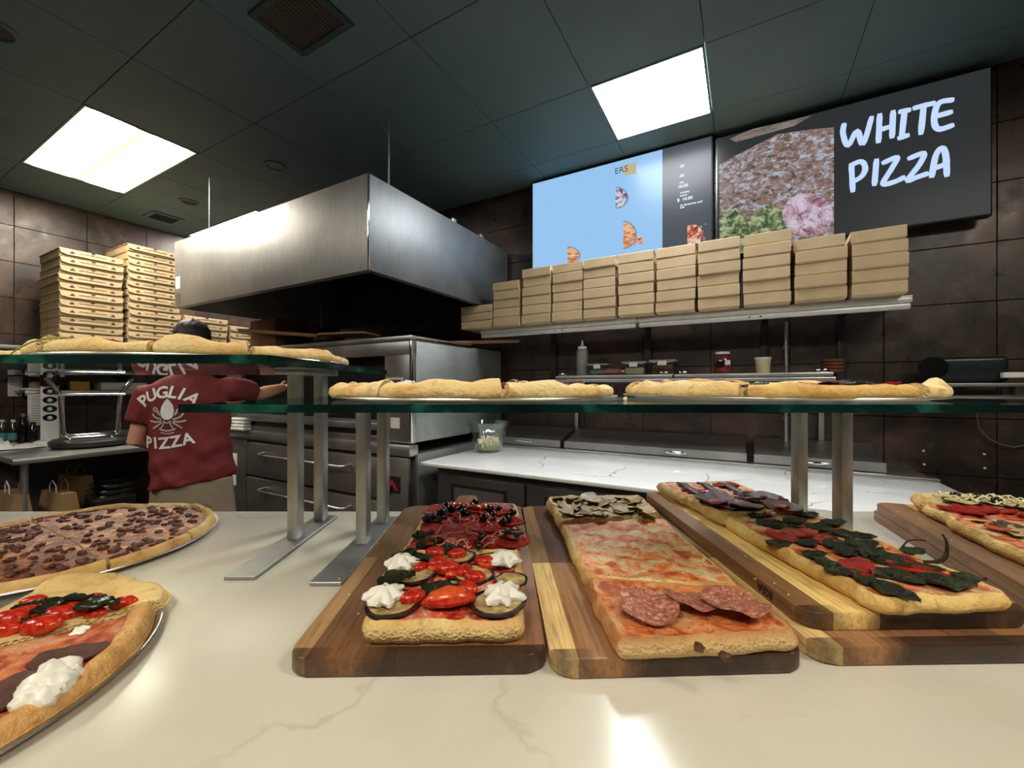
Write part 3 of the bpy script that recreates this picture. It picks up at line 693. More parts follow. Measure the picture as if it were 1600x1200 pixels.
def crumple(bm, w, d, h, seed, n=10):
    g = [[bm.verts.new(((i/n-.5)*w, (j/n-.5)*d, h*(.5+.5*noise.noise(Vector((i*.45, j*.45, seed))))*(1 if 0 < i < n and 0 < j < n else .2))) for j in range(n+1)] for i in range(n+1)]
    for i in range(n):
        for j in range(n): bm.faces.new((g[i][j], g[i+1][j], g[i+1][j+1], g[i][j+1]))
bm = BM(); crumple(bm, .34, .30, .05, 2); obj('sheet', bm, M['paper'], t_)
bm = BM(); crumple(bm, .24, .26, .11, 5); obj('folded_bag', bm, M['paper'], t_, loc=(.05, -.15, .0))
# under the table: paper bags, lids, dark crates
M['bag'] = card('paper_bag', c3(150, 118, 80), c3(170, 138, 98))
for k, (px, y, w_, h_) in enumerate(((22, 2.95, .34, .33), (92, 3.10, .33, .30), (118, 3.4, .28, .36))):
    x = (px-800)/F*y
    t_ = thing('paper_bag', ['brown paper bag under the steel table, behind its leg', 'brown paper bag with a pale twisted handle under the steel table', 'brown paper bag at the back under the steel table'][k], 'bag', (x, y, .316), RT+.1*k)
    bm = BM(); vs = box(bm, (0, 0, h_/2), (w_, .16, h_)); 
    for v in bm.verts:
        if v.co.z > h_/2: v.co.y *= .45; v.co.x *= 1.03
    obj('bag_body', bm, M['bag'], t_)
    for s in (-1, 1):
        bm = BM(); tube(bm, [(-.055, s*.03, h_-.03), (-.05, s*.032, h_+.05), (0, s*.034, h_+.085), (.05, s*.032, h_+.05), (.055, s*.03, h_-.03)], .004, 6); obj('handle', bm, M['paper'] if s < 0 and k < 2 else M['bag'], t_)
for k in range(3):
    p = Vector(((172-800)/F*3.4, 3.4, .50+.045*k))
    t_ = thing('plastic_platter', 'clear round plastic platter, %s from the top of the small pile under the table' % ORD[2-k], 'platter', (p.x+.015*k, p.y, p.z), 0, 'clear platters under the table')
    bm = BM(); lathe(bm, [(.001, .012), (.10, .012), (.12, .03), (.145, .028), (.15, .02), (.14, 0)], 28); obj('lid', bm, M['clear_plastic'], t_)
    bm = BM(); lathe(bm, [(.148, .018), (.154, .024), (.148, .030)], 28); obj('rim', bm, M['clear'], t_)
M['dkbrown'] = card('dark_brown_carton', c3(66, 46, 36), c3(86, 62, 48))
for k in range(6):
    t_ = rthing('storage_carton', 'flat dark carton, %s from the top under the steel table' % ORD[5-k], 'carton', -4.95, 1.85, .32+.085*k, 0, 'cartons under the steel table')
    bx('carton_body', t_, M['dkbrown'], (0, 0, .04), (.6, .42, .078), .003); bx('lid', t_, M['dkbrown'], (0, 0, .080), (.605, .425, .006), .001)
t_ = rthing('lid_rack', 'low dark stand carrying the clear lids under the table', 'stand', -4.55, 1.345, .316)
bx('stand_box', t_, M['black'], (0, 0, .09), (.25, .25, .18), .005); bx('top', t_, M['steel_dark'], (0, 0, .182), (.26, .26, .004))
LR = t_
# ================================================================ prep table with white worktop (room frame)
PA0, PA1 = -1.80, .86
PZ = .92
t_ = rthing('prep_table', 'refrigerated prep table with a white veined worktop beside the oven', 'prep table', (PA0+PA1)/2, 2.6, 0)
pw = PA1-PA0
bm = BM(); box(bm, (0, -.18, PZ-.0125), (pw, .82, .025), bev=.008, seg=3); obj('worktop', bm, M['marble_white'], t_)
M['cab'] = plain('cabinet_grey_steel', (.10, .095, .09, 1), .38, .7, .12, 6)
bx('cabinet_body', t_, M['cab'], (.04, 0, .48), (pw-.10, 1.05, .80), .004)
for k in range(4):
    xx = -pw/2+.10+.635*(k+.5); f_ = bx('door', t_, M['cab'], (xx, -.538, .50), (.62, .024, .70), .006)
    bm = BM(); 
    for s in (-1, 1): box(bm, (s*.19, -.014, .12), (.016, .006, .36)); box(bm, (0, -.014, .12+s*.172), (.36, .006, .016))
    obj('gasket', bm, M['black'], f_, smooth=False)
    bm = BM(); box(bm, (0, -.014, .12), (.355, .004, .32)); obj('inset_panel', bm, M['steel_dark'], f_, smooth=False)
bx('toe_kick', t_, M['black'], (.04, .05, .05), (pw-.16, .9, .09))
bx('steel_rim', t_, M['steel'], (0, .24, PZ+.006), (pw-.02, .05, .030), .004)
bx('back_deck', t_, M['steel'], (0, .42, PZ-.01), (pw-.02, .32, .03), .004)
for k, (a0, a1) in enumerate(((-1.85+.04, -1.19), (-1.165, .02), (.05, .66))):
    w_ = a1-a0
    lw = Vector(((a0+a1)/2-(PA0+PA1)/2, .26, PZ+.026))
    bm = BM(); prism(bm, [(.02, .0), (.30, .0), (.30, .12), (.02, .046)], -w_/2+.008, w_/2-.008)
    for v in bm.verts: v.co = Vector((v.co.z, v.co.x, v.co.y))
    ld = obj('hinged_lid', bm, M['steel_dark'], t_, loc=lw, smooth=False)
    bm = BM(); prism(bm, [(0, 0), (.02, 0), (.02, .045), (.004, .05)], -w_/2+.004, w_/2-.004)
    for v in bm.verts: v.co = Vector((v.co.z, v.co.x, v.co.y))
    obj('front_lip', bm, M['steel'], ld)
    bm = BM(); ell(bm, (.18 if k == 1 else 0, -.004, .024), (.075, .014, .013)); obj('handle', bm, M['chrome'], ld)
# bowl with garlic
bp = pz(762, 705, PZ)
t_ = thing('glass_bowl', 'clear fluted glass bowl on the left end of the white worktop', 'bowl', (bp.x, bp.y, PZ+.001))
bm = BM(); fl_ = lambda a, r, z: 1+.035*math.cos(10*a)*max(0, min(1, (z-.05)/.09))
lathe(bm, [(.001, .004), (.07, .004), (.085, .014), (.108, .08), (.118, .125), (.137, .150), (.142, .156), (.137, .158), (.114, .127), (.104, .08), (.080, .018), (.001, .012)], 60, fn=fl_)
bmesh.ops.scale(bm, verts=bm.verts, vec=(1.18, 1.18, 1.38)); obj('bowl_glass', bm, M['bowl'], t_)
bm = BM()
for k in range(60): box(bm, ((.112+.001)*math.cos(k*PI/30), .112*math.sin(k*PI/30), .08), (.0012, .002, .05), rz=k*PI/30)
bm.free()
M['garlic'] = plain('chopped_garlic', c3(226, 210, 150), .5, 0, .25, 50)
M['herb'] = plain('green_oil', c3(120, 130, 60), .3, 0, .3, 50)
pm = bpy.data.objects.new('x', None); bpy.data.objects.remove(pm)
t2 = thing('garlic_cloves', 'chopped garlic cloves in green oil inside the glass bowl', 'garlic', (bp.x, bp.y, PZ+.014))
bm = BM(); rr = random.Random(5)
for k in range(70):
    a = rr.uniform(0, 2*PI); r = .075*math.sqrt(rr.random()); z = rr.uniform(.02, .065-r*.2)
    ell(bm, (r*math.cos(a), r*math.sin(a), z), (.014, .009, .008), Euler((rr.random()*3, rr.random()*3, rr.random()*3)), 8, 5)
bmesh.ops.scale(bm, verts=bm.verts, vec=(1.12, 1.12, 1.4)); tag(obj('cloves', bm, M['garlic'], t2), kind='stuff')
bm = BM(); lathe(bm, [(.001, .001), (.078, .001), (.088, .03), (.001, .034)], 24); obj('oil', bm, M['herb'], t2)
# over-shelf (steel rail shelf) with jars
SZ = 1.483
t_ = rthing('over_shelf', 'steel rail shelf above the prep table holding jars and tubs', 'shelf', -.40, 2.98, SZ)
for k, (a0, a1) in enumerate(((-1.23, -.405), (-.395, .434))):
    xc = (a0+a1)/2+.40
    bx('shelf_board', t_, M['steel'], (xc, .02, -.006), (a1-a0, .24, .010), .002)
    bx('front_rail', t_, M['steel'], (xc, -.115, -.014), (a1-a0, .02, .022), .004)
    bx('front_rail', t_, M['steel'], (xc, -.125, -.040), (a1-a0+.02, .014, .022), .005)
    bx('glass_guard', t_, M['clear'], (xc, -.112, -.105), (a1-a0-.02, .006, .11))
    for s in (-.36, .36): bx('clip', t_, M['chrome'], (xc+s, -.105, .006), (.05, .03, .018), .003)
for x in (-.78, .82): bx('upright', t_, M['steel_dark'], (x, .195, -.26), (.03, .02, .50), .003)
def jar_thing(name, label, cat, px, build, b=2.96, group=None):
    t = (px-800)/F; y = b/(t*ST+CT); p = Vector((t*y, y, SZ+.0005))
    t_ = thing(name, label, cat, p, RT, group); build(t_); return t_
def squeeze(t_):
    bm = BM(); lathe(bm, [(.001, 0), (.040, 0), (.043, .01), (.043, .17), (.040, .185), (.030, .20), (.001, .20)], 24); obj('bottle_body', bm, M['clear_plastic2'], t_)
    bm = BM(); lathe(bm, [(.001, .004), (.039, .004), (.0395, .075), (.001, .076)], 24); obj('oil', bm, M['herb_d'], t_)
    bm = BM(); lathe(bm, [(.034, .198), (.034, .215), (.012, .222), (.006, .262), (.001, .263)], 20); obj('nozzle', bm, M['white'], t_)
M['clear_plastic2'] = plain('frosted_plastic', (.36, .37, .35, 1), .35, 0, .05, 20, Alpha=.72)
M['herb_d'] = plain('green_oil_dark', c3(70, 70, 40), .3)
jar_thing('squeeze_bottle', 'frosted squeeze bottle half full of green oil on the rail shelf', 'bottle', 910, squeeze)
def tub(w_, h_, fill, mat, latch=True):
    def f(t_):
        bm = BM(); vs = box(bm, (0, 0, h_/2), (w_, .12, h_), bev=.008)
        for v in bm.verts: 
            k = 1-.18*(1-v.co.z/h_); v.co.x *= k; v.co.y *= k
        obj('tub', bm, M['clear_plastic'], t_)
        bm = BM(); box(bm, (0, 0, .004+h_*fill/2), (w_*.82, .098, h_*fill), bev=.01)
        for v in bm.verts: v.co.z += .003*noise.noise(v.co*90)
        obj('filling', bm, mat, t_)
        bm = BM(); box(bm, (0, 0, h_+.005), (w_+.012, .132, .012), bev=.003); ld = obj('lid', bm, M['clear_plastic2'], t_)
        bm = BM(); box(bm, (0, -.070, h_-.012), (w_*.36, .008, .030), bev=.003); obj('latch', bm, M['white'], ld)
    return f
M['fill_w'] = plain('white_filling', c3(216, 206, 180), .7, 0, .15, 80)
M['fill_r'] = plain('red_brown_filling', c3(104, 52, 36), .6, 0, .3, 80)
jar_thing('plastic_tub', 'lidded plastic tub with grey contents beside the squeeze bottle', 'tub', 937, tub(.14, .072, .5, M['steel_side']))
jar_thing('plastic_tub', 'lidded plastic tub half full of white crumbs', 'tub', 993, tub(.155, .080, .55, M['fill_w']))
jar_thing('plastic_tub', 'lidded plastic tub filled with red-brown spice', 'tub', 1037, tub(.160, .086, .75, M['fill_r']))
def saus(t_):
    bm = BM(); tube(bm, [(-.07, 0, .024), (-.06, 0, .024), (-.02, .003, .024), (.04, 0, .024), (.06, 0, .024)], [.004, .018, .023, .020, .006], 12); obj('sausage_body', bm, plain('cured_sausage', c3(128, 84, 72), .5, 0, .4, 60), t_)
    bm = BM(); tube(bm, [(.058, 0, .024), (.075, 0, .022)], .006, 8); obj('tied_end', bm, M['white'], t_)
jar_thing('cured_sausage', 'small cured sausage lying in front of the tubs', 'sausage', 958, saus, 2.885)
def redjar(t_):
    bm = BM(); lathe(bm, [(.001, 0), (.050, 0), (.054, .01), (.054, .085), (.040, .115), (.036, .125), (.001, .125)], 28); obj('glass', bm, M['clear'], t_)
    bm = BM(); lathe(bm, [(.001, .004), (.050, .006), (.050, .085), (.036, .108), (.001, .110)], 28); obj('red_contents', bm, plain('red_preserve', c3(150, 44, 36), .3, 0, .5, 40), t_)
    bm = BM(); lathe(bm, [(.042, .122), (.042, .137), (.001, .138)], 28); obj('lid', bm, M['white'], t_)
    bx('label', t_, M['black_gloss'], (-.012, -.050, .060), (.05, .010, .05), .002); bx('label', t_, M['paper'], (.030, -.044, .066), (.030, .014, .030), .002)
jar_thing('red_jar', 'glass jar of red preserve with a white lid on the rail shelf', 'jar', 1129, redjar)
def cream(t_):
    bm = BM(); lathe(bm, [(.001, 0), (.036, 0), (.042, .085), (.001, .086)], 24); obj('tub', bm, plain('cream_tub', c3(214, 204, 160), .5, 0, .1, 30), t_)
    bm = BM(); lathe(bm, [(.045, .082), (.045, .095), (.001, .096)], 24); obj('lid', bm, M['white'], t_)
jar_thing('cream_tub', 'small cream coloured tub with a white lid on the rail shelf', 'tub', 1192, cream)
M['terra'] = plain('terracotta', c3(112, 66, 40), .7, 0, .2, 30)
for k in range(4):
    t = (1300-800)/F; b = 3.02; y = b/(t*ST+CT)
    t_ = thing('terracotta_dish', 'round terracotta dish, %s from the top of the stack on the rail shelf' % ORD[3-k], 'dish', (t*y, y, SZ+.001+.019*k), RT, 'terracotta dishes on the rail shelf')
    bm = BM(); lathe(bm, [(.001, 0), (.048, 0), (.055, .006), (.056, .017), (.051, .017), (.047, .007), (.001, .005)], 24); obj('dish', bm, M['terra'], t_)
# upright tube beside the shelf
t = (1228.5-800)/F; b = 3.12; y = b/(t*ST+CT)
t_ = thing('wall_pipe', 'slim vertical steel pipe on the back wall below the box shelf', 'pipe', (t*y, y, .95), RT)
bm = BM(); tube(bm, [(0, 0, 0), (0, 0, .86)], .012, 12); obj('pipe', bm, M['steel'], t_)
for z in (.25, .7): bx('pipe_clip', t_, M['steel_dark'], (0, .03, z), (.03, .05, .02))
# ================================================================ shelf with small boxes on back wall
t_ = rthing('box_shelf', 'pale steel wall shelf carrying the rows of small kraft boxes', 'shelf', -.56, 2.98, 1.86)
for k, (a0, a1) in enumerate(((-1.86, -.62), (-.61, .74))):
    xc = (a0+a1)/2+.56; w_ = a1-a0
    bx('shelf_board', t_, M['offwhite'], (xc, .0, -.006), (w_, .38, .012), .002)
    bx('front_rail', t_, M['offwhite'], (xc, -.185, -.022), (w_, .022, .030), .006)
    bx('front_rail', t_, M['offwhite'], (xc, -.178, -.053), (w_-.01, .022, .032), .008)
    bm = BM()
    for s in (-1, 1): ell(bm, (s*(w_/2-.03), -.190, -.053), (.005, .003, .005), None, 8, 6)
    obj('rivet', bm, M['black'], t_)
for a in (-1.38, -.62, .12, .52):
    bx('wall_bracket', t_, M['black'], (a+.56, .19, -.24), (.045, .02, .48), .002); bx('wall_bracket', t_, M['black'], (a+.56, .06, -.022), (.03, .24, .03), .002)
SBW, SBD, SBH = .238, .30, .0635
bm = BM(); box(bm, (0, 0, .028), (SBW-.004, SBD-.004, .056), bev=.0015, seg=1); m_tray = mesh_of('tray', bm, M['card'], False)
bm = BM(); box(bm, (0, 0, .0585), (SBW, SBD, .007), bev=.0012, seg=1); box(bm, (0, -SBD/2+.0000, .033), (SBW, .003, .052)); m_lid = mesh_of('lid', bm, M['card'], False)
colpx = [(720, 770), (770, 813), (815, 861), (862, 911), (911, 963), (965, 1023), (1024, 1088), (1089, 1158), (1160, 1238), (1240, 1326), (1328, 1421)]
counts = [3, 5, 6, 6, 6, 6, 6, 6, 6, 5, 5]
BF = 2.72; rr = random.Random(11)
ZS = 1.861
for ci, ((xa, xb), n) in enumerate(zip(colpx, counts)):
    (a0, _), (a1, _) = pb(xa, 500, BF), pb(xb, 500, BF)
    z = ZS
    for k in range(n):
        last = k == n-1
        lab = 'kraft box, %s from top in %s stack from the left on the box shelf' % (ORD[n-1-k], ORD[ci])
        wsc = (a1-a0-.012)/SBW
        t_ = rthing('kraft_box', lab, 'cardboard box', (a0+a1)/2+rr.uniform(-.004, .004), BF+SBD/2+rr.uniform(-.006, .006), z, rr.uniform(-.012, .012)-(.03 if last and ci > 8 else 0), 'kraft boxes on the box shelf')
        for nm_, me in (('tray', m_tray), ('lid', m_lid)):
            o = bpy.data.objects.new(nm_, me); COL.objects.link(o); o.parent = t_; o.scale = (wsc, 1, 1.07 if ci else .96)
        z += .0682 if ci else .0615
# ================================================================ menu screens
def on_plane(p0, ex, ez):
    return lambda u, v, d=0: p0+ex*u+ez*v
def screen(label, a0, a1, z0, z1, b):
    t_ = rthing('menu_screen', label, 'screen', (a0+a1)/2, b, (z0+z1)/2)
    w_, h_ = a1-a0, z1-z0
    bx('housing', t_, M['black'], (0, .03, 0), (w_+.02, .05, h_+.02), .006)
    bx('wall_mount', t_, M['black'], (0, .075, 0), (.4, .05, .3), .004)
    return t_, w_, h_
SB = 3.09
def flat(name, parent, mat, pts, y):                                  # polygon in the screen plane, thickness 1 mm
    bm = BM(); prism(bm, pts, 0, .001); bmesh.ops.rotate(bm, verts=bm.verts, cent=(0, 0, 0), matrix=Matrix.Rotation(PI/2, 3, 'X'))
    bmesh.ops.translate(bm, verts=bm.verts, vec=(0, y, 0)); return obj(name, bm, mat, parent, smooth=False)
def scr_mat(name, col, s=1.0):
    t = NT(name); e = t.n('Emission', {0: col, 1: s}); g = t.n('BsdfGlossy', {0: (1, 1, 1, 1), 1: .30})
    return t.done(t.n('MixShader', {0: .010, 1: e, 2: g}))
# screen one
t_, w_, h_ = screen('left menu screen, pale blue with small round food pictures', -1.535, -.19, 2.355, 3.09, SB)
ac, zc = (-1.535-.19)/2, (2.355+3.09)/2
def sc1(px, py): a, z = pb(px, py, SB); return (a-ac, z-zc)
sp_x = sc1(1035, 300)[0]
M['s_blue'] = scr_mat('screen_pale_blue', c3(150, 196, 238), .47)
M['s_dark'] = scr_mat('screen_charcoal', c3(78, 84, 92), .42)
M['s_white'] = emit('screen_white_text', c3(214, 226, 240), .9)
M['s_text'] = emit('screen_grey_text', c3(70, 80, 96), .5)
M['s_tan'] = emit('screen_tan_patch', c3(188, 176, 140), .5)
flat('blue_area', t_, M['s_blue'], [(-w_/2, -h_/2), (sp_x, -h_/2), (sp_x, h_/2), (-w_/2, h_/2)], -.003+.004)
flat('dark_area', t_, M['s_dark'], [(sp_x, -h_/2), (w_/2, -h_/2), (w_/2, h_/2), (sp_x, h_/2)], -.003+.004)
def scr_text(parent, s, px, py, hpx, fn, mat, B=SB, y=-.0015, sx=1.0):
    a, z = fn(px, py); a2, z2 = fn(px, py+hpx)
    bm = text_bm(s, (z-z2)*1.35, .0003, .0)
    for v in bm.verts: v.co.x *= sx
    bmesh.ops.rotate(bm, verts=bm.verts, cent=(0, 0, 0), matrix=Matrix.Rotation(PI/2, 3, 'X'))
    bmesh.ops.translate(bm, verts=bm.verts, vec=(a, y, z)); return obj('text', bm, mat, parent, smooth=False)
pp = [sc1(*q) for q in ((973, 258), (994, 254), (994, 271), (975, 275))]
flat('tan_patch', t_, M['s_tan'], pp, -.0008)
scr_text(t_, 'ERS', 971, 266, 10, sc1, M['s_text'], y=-.0025)
for s, px, py, h in (('.50', 1065, 260, 4.5), ('.00', 1065, 275, 4.5), ('arg', 1065, 285, 3.5), ('10.00', 1067, 291, 5), ('creamy', 1070, 300, 3.5), ('sauce', 1068, 305, 3.5), ('$  10.00', 1070, 311, 5), ('th American and', 1080, 318, 3.5), ('zoe', 1066, 324, 3.5)):
    scr_text(t_, s, px, py, h, sc1, M['s_white'])
def food_mat(name, cols, scale, s=1.0, stretch=(1, 1, 1)):
    t = NT(name); v = t.obj(stretch); vo = t.n('TexVoronoi', {'Vector': t.n('VectorMath', {0: v, 1: t.n('VectorMath', {0: t.n('TexNoise', {'Vector': v, 'Scale': scale*.5, 'Detail': 4.0}, out=1), 1: (.08, .08, .08)}, operation='MULTIPLY')}, operation='ADD'), 'Scale': float(scale)}, out=1)
    k = t.n('SeparateColor', {0: vo}); n_ = t.noise(v, scale*.55, 8, .78, 1.2)
    f = t.math('ADD', t.math('MULTIPLY', k, .16), t.math('MULTIPLY', n_, .88))
    c = t.ramp(f, [(.37+.29*i/len(cols), c3(*q)) for i, q in enumerate(cols)])
    e = t.n('Emission', {0: c, 1: s*.44}); g = t.n('BsdfGlossy', {0: (1, 1, 1, 1), 1: .30})
    return t.done(t.n('MixShader', {0: .010, 1: e, 2: g}))
fries = food_mat('picture_of_fries', [(120, 60, 40), (190, 110, 70), (226, 160, 110), (240, 200, 160)], 26, 1, (1, 1, 3))
mussel = food_mat('picture_of_shells', [(60, 50, 70), (110, 90, 110), (170, 160, 180), (220, 220, 230)], 40)
chick = food_mat('picture_of_fried_bits', [(90, 30, 24), (160, 70, 44), (220, 120, 80), (236, 200, 190)], 34)
def halfdisc(px, py, rx, ry, full=False):
    pts = []
    for k in range(17):
        a = -PI/2+PI*k/16; pts.append(sc1(px+rx*math.cos(a), py-ry*math.sin(a)))
    return pts
rim = emit('picture_dish_rim', c3(110, 140, 176), .47)
for (px, py, rx, ry, m_) in ((962, 309, 20, 17, mussel), (974, 367, 21, 22, fries), (887, 399, 20, 14, fries)):
    pr = flat('food_picture', t_, rim, halfdisc(px, py, rx, ry), -.0008)
    flat('food', pr, m_, halfdisc(px, py, rx-2, ry-1.5), -.0018)
flat('food_picture', t_, fries, [sc1(*q) for q in ((990, 385), (996, 368), (1004, 369), (1004, 382), (998, 386), (999, 376))], -.0008)
flat('food_picture', t_, chick, [sc1(*q) for q in ((1074, 353), (1082, 351), (1090, 352), (1096, 358), (1094, 380), (1074, 382))], -.0008)
for k in range(22):
    rr2 = random.Random(k); x, y = 1093+rr2.random()*10, 350+rr2.random()*30; r = 1.1
    flat('food_picture', t_, chick, [sc1(x-r, y), sc1(x, y+r), sc1(x+r, y), sc1(x, y-r)], -.0012)
# screen two
t_, w_, h_ = screen('right menu screen reading WHITE PIZZA beside a pizza photograph', -.155, 1.12, 2.30, 3.06, SB)
ac, zc = (-.155+1.12)/2, (2.30+3.06)/2
def sc2(px, py): a, z = pb(px, py, SB); return (a-ac, z-zc)
M['s_dark2'] = scr_mat('screen_dark_grey', c3(50, 53, 55), .40)
sx2 = sc2(1303, 300)[0]
flat('dark_area', t_, M['s_dark2'], [(-w_/2, -h_/2), (w_/2, -h_/2), (w_/2, h_/2), (-w_/2, h_/2)], .001)
pic = food_mat('pizza_photograph', [(58, 76, 58), (92, 96, 84), (132, 112, 102), (164, 120, 108), (150, 150, 158), (190, 200, 214)], 36, .85, (1, 1, 1.5))
pts = [sc2(*q) for q in ((1124, 258), (1150, 243), (1215, 210), (1262, 203), (1303, 199), (1303, 375), (1125, 400))]
flat('pizza_photograph', t_, pic, pts, -.0005)
flat('pizza_photograph', t_, food_mat('photograph_far_pizza', [(90, 84, 80), (130, 116, 108), (150, 140, 132)], 20, .8, (1, 1, 4)), [sc2(*q) for q in ((1140, 217), (1175, 202), (1268, 181), (1240, 197), (1180, 214), (1150, 222))], -.0005)
grn = food_mat('photograph_greens', [(50, 66, 48), (70, 92, 66), (84, 108, 78), (150, 160, 110), (190, 196, 160)], 34, .85)
flat('pizza_photograph', t_, grn, [sc2(*q) for q in ((1125, 400), (1124, 335), (1150, 325), (1165, 345), (1200, 320), (1225, 330), (1238, 372), (1210, 385))], -.0012)
hamp = food_mat('photograph_ham', [(120, 84, 96), (160, 120, 130), (196, 168, 184), (216, 206, 222)], 22, .9)
flat('pizza_photograph', t_, hamp, [sc2(1262+40*math.cos(a*PI/10), 336+34*math.sin(a*PI/10)) for a in range(20)], -.0019)
M['brush'] = emit('brushed_white_lettering', c3(190, 212, 244), .50)
def cr(x, y): return sc2(1100+x*.3125, 100+y*.3125)
letters = {'W': [[(700, 300), (695, 350), (720, 408), (765, 335), (795, 400), (838, 265)]], 'H': [[(878, 252), (872, 392)], [(945, 236), (940, 368)], [(872, 332), (948, 308)]],
 'I': [[(1002, 238), (988, 366)], [(976, 240), (1030, 230)], [(972, 372), (1022, 356)]], 'T': [[(1048, 222), (1100, 208), (1152, 196)], [(1098, 212), (1084, 350)]],
 'E': [[(1245, 180), (1172, 198), (1150, 280), (1172, 326), (1245, 306)], [(1158, 262), (1238, 240)]],
 'P': [[(736, 500), (744, 638)], [(732, 508), (785, 488), (806, 520), (790, 560), (748, 588)]], 'I2': [[(862, 478), (852, 606)]],
 'Z': [[(893, 496), (965, 468), (940, 520), (895, 598), (950, 590), (1002, 566)]], 'Z2': [[(1022, 474), (1098, 448), (1075, 505), (1018, 580), (1065, 566), (1118, 548)]],
 'A': [[(1138, 565), (1158, 460), (1188, 422), (1208, 455), (1214, 560)], [(1146, 524), (1208, 502)]]}
for k, ss in letters.items():
    bm = BM()
    for s in ss: stroke(bm, [cr(*p) for p in s], .027, 0, .001)
    bmesh.ops.rotate(bm, verts=bm.verts, cent=(0, 0, 0), matrix=Matrix.Rotation(PI/2, 3, 'X')); bmesh.ops.translate(bm, verts=bm.verts, vec=(0, -.0008, 0))
    obj('letter', bm, M['brush'], t_, smooth=False)
# ================================================================ right side of back wall: slicer, bracket shelf, cable, studs
a, z = pb(1500, 598, 3.0)
t_ = rthing('meat_slicer', 'dark rounded machine on the grey wall stand at far right', 'machine', a, 3.0, z)
M['mach'] = plain('dark_machine', (.018, .022, .028, 1), .3, .3)
bm = BM(); box(bm, (0, 0, .065), (.28, .20, .13), bev=.022, seg=4); obj('housing', bm, M['mach'], t_)
bm = BM(); lathe(bm, [(.001, .010), (.048, .008), (.056, -.004), (.05, -.012)], 28); bmesh.ops.rotate(bm, verts=bm.verts, cent=(0, 0, 0), matrix=Matrix.Rotation(PI/2, 3, 'X')); obj('guard', bm, M['black_gloss'], t_, loc=(-.13, -.11, .075))
bx('label', t_, M['paper'], (.135, -.125, .035), (.066, .034, .026), .002)
t_ = rthing('wall_stand', 'grey steel stand under the dark machine at far right', 'stand', a, 3.0, z-.012)
bx('top_plate', t_, M['steel_dark'], (0, .02, 0), (.44, .26, .018), .002)
for s in (-.12, .16): bx('leg', t_, M['cab'], (s, -.02, -.065), (.045, .03, .11), .002)
bx('wall_rail', t_, M['cab'], (.02, .17, -.09), (.5, .03, .05), .002)
pts = [pb(*q, 3.17) for q in ((1532, 636), (1527, 650), (1530, 668), (1545, 685), (1565, 695), (1585, 699), (1612, 694), (1640, 680))]
bm = BM(); tube(bm, [R(a_, 3.175, z_) for a_, z_ in pts], .0025, 6)
tag(obj('cable', bm, plain('green_cable', c3(110, 128, 112), .5)), 'thin grey-green cable looping down the tiled wall at far right', 'cable')
for k, (px, py) in enumerate(((1444, 705), (1445, 726), (1539, 710), (1540, 732))):
    a, z = pb(px, py, 3.19); t_ = rthing('wall_stud', 'small pale screw head on the dark tiles, %s' % ('upper left of four', 'lower left of four', 'upper right of four', 'lower right of four')[k], 'screw', a, 3.198, z, 0, 'screws in the tiled wall')
    bm = BM(); lathe(bm, [(.001, .004), (.005, .003), (.007, 0)], 12); bmesh.ops.rotate(bm, verts=bm.verts, cent=(0, 0, 0), matrix=Matrix.Rotation(PI/2, 3, 'X')); obj('head', bm, M['white'], t_)
a, z = pb(1365, 703, 3.19); t_ = rthing('wall_stud', 'single small screw head on the tiles left of the four', 'screw', a, 3.198, z, 0, 'screws in the tiled wall')
bm = BM(); lathe(bm, [(.001, .004), (.005, .003), (.007, 0)], 12); bmesh.ops.rotate(bm, verts=bm.verts, cent=(0, 0, 0), matrix=Matrix.Rotation(PI/2, 3, 'X')); obj('head', bm, M['white'], t_)
# ================================================================ person
def remeshed(name, bm, voxel, mat, parent, smooth_it=3):
    me = bpy.data.meshes.new(name+'_src'); bmesh.ops.recalc_face_normals(bm, faces=bm.faces); bm.to_mesh(me); bm.free()
    o = bpy.data.objects.new(name+'_src', me); COL.objects.link(o)
    r = o.modifiers.new('r', 'REMESH'); r.mode = 'VOXEL'; r.voxel_size = voxel
    s = o.modifiers.new('s', 'SMOOTH'); s.iterations = smooth_it; s.factor = .6
    dg = bpy.context.evaluated_depsgraph_get(); m2 = bpy.data.meshes.new_from_object(o.evaluated_get(dg)); bpy.data.objects.remove(o)
    m2.name = name; m2.materials.clear(); m2.materials.append(mat)
    for p in m2.polygons: p.use_smooth = True
    q = bpy.data.objects.new(name, m2); COL.objects.link(q); q.parent = parent
    return q
PYAW = math.atan2(.22, .97)                                          # local +y = facing direction, local +x = his right
pt = thing('person', 'person with dark hair in maroon T-shirt and khaki shorts, back turned, reaching to the oven', 'person', (-1.87, 2.42, 0), PYAW)
def sect(bm, secs, n=28, p=2.4):
    rings = []
    for (z, x, y, rx, ry) in secs:
        ring = []
        for k in range(n):
            a = 2*PI*k/n; c, s = math.cos(a), math.sin(a)
            ring.append(bm.verts.new((x+rx*math.copysign(abs(c)**(2/p), c), y+ry*math.copysign(abs(s)**(2/p), s), z)))
        rings.append(ring)
    for a, b in zip(rings, rings[1:]):
        for k in range(n): bm.faces.new((a[k], a[(k+1) % n], b[(k+1) % n], b[k]))
    bm.faces.new(rings[0][::-1]); bm.faces.new(rings[-1])
SHR, ELR, WRR = Vector((.185, .0, 1.395)), Vector((.265, .24, 1.350)), Vector((.35, .46, 1.395))
SHL, ELL, WRL = Vector((-.205, .0, 1.365)), Vector((-.275, -.02, 1.09)), Vector((-.18, .22, 1.04))
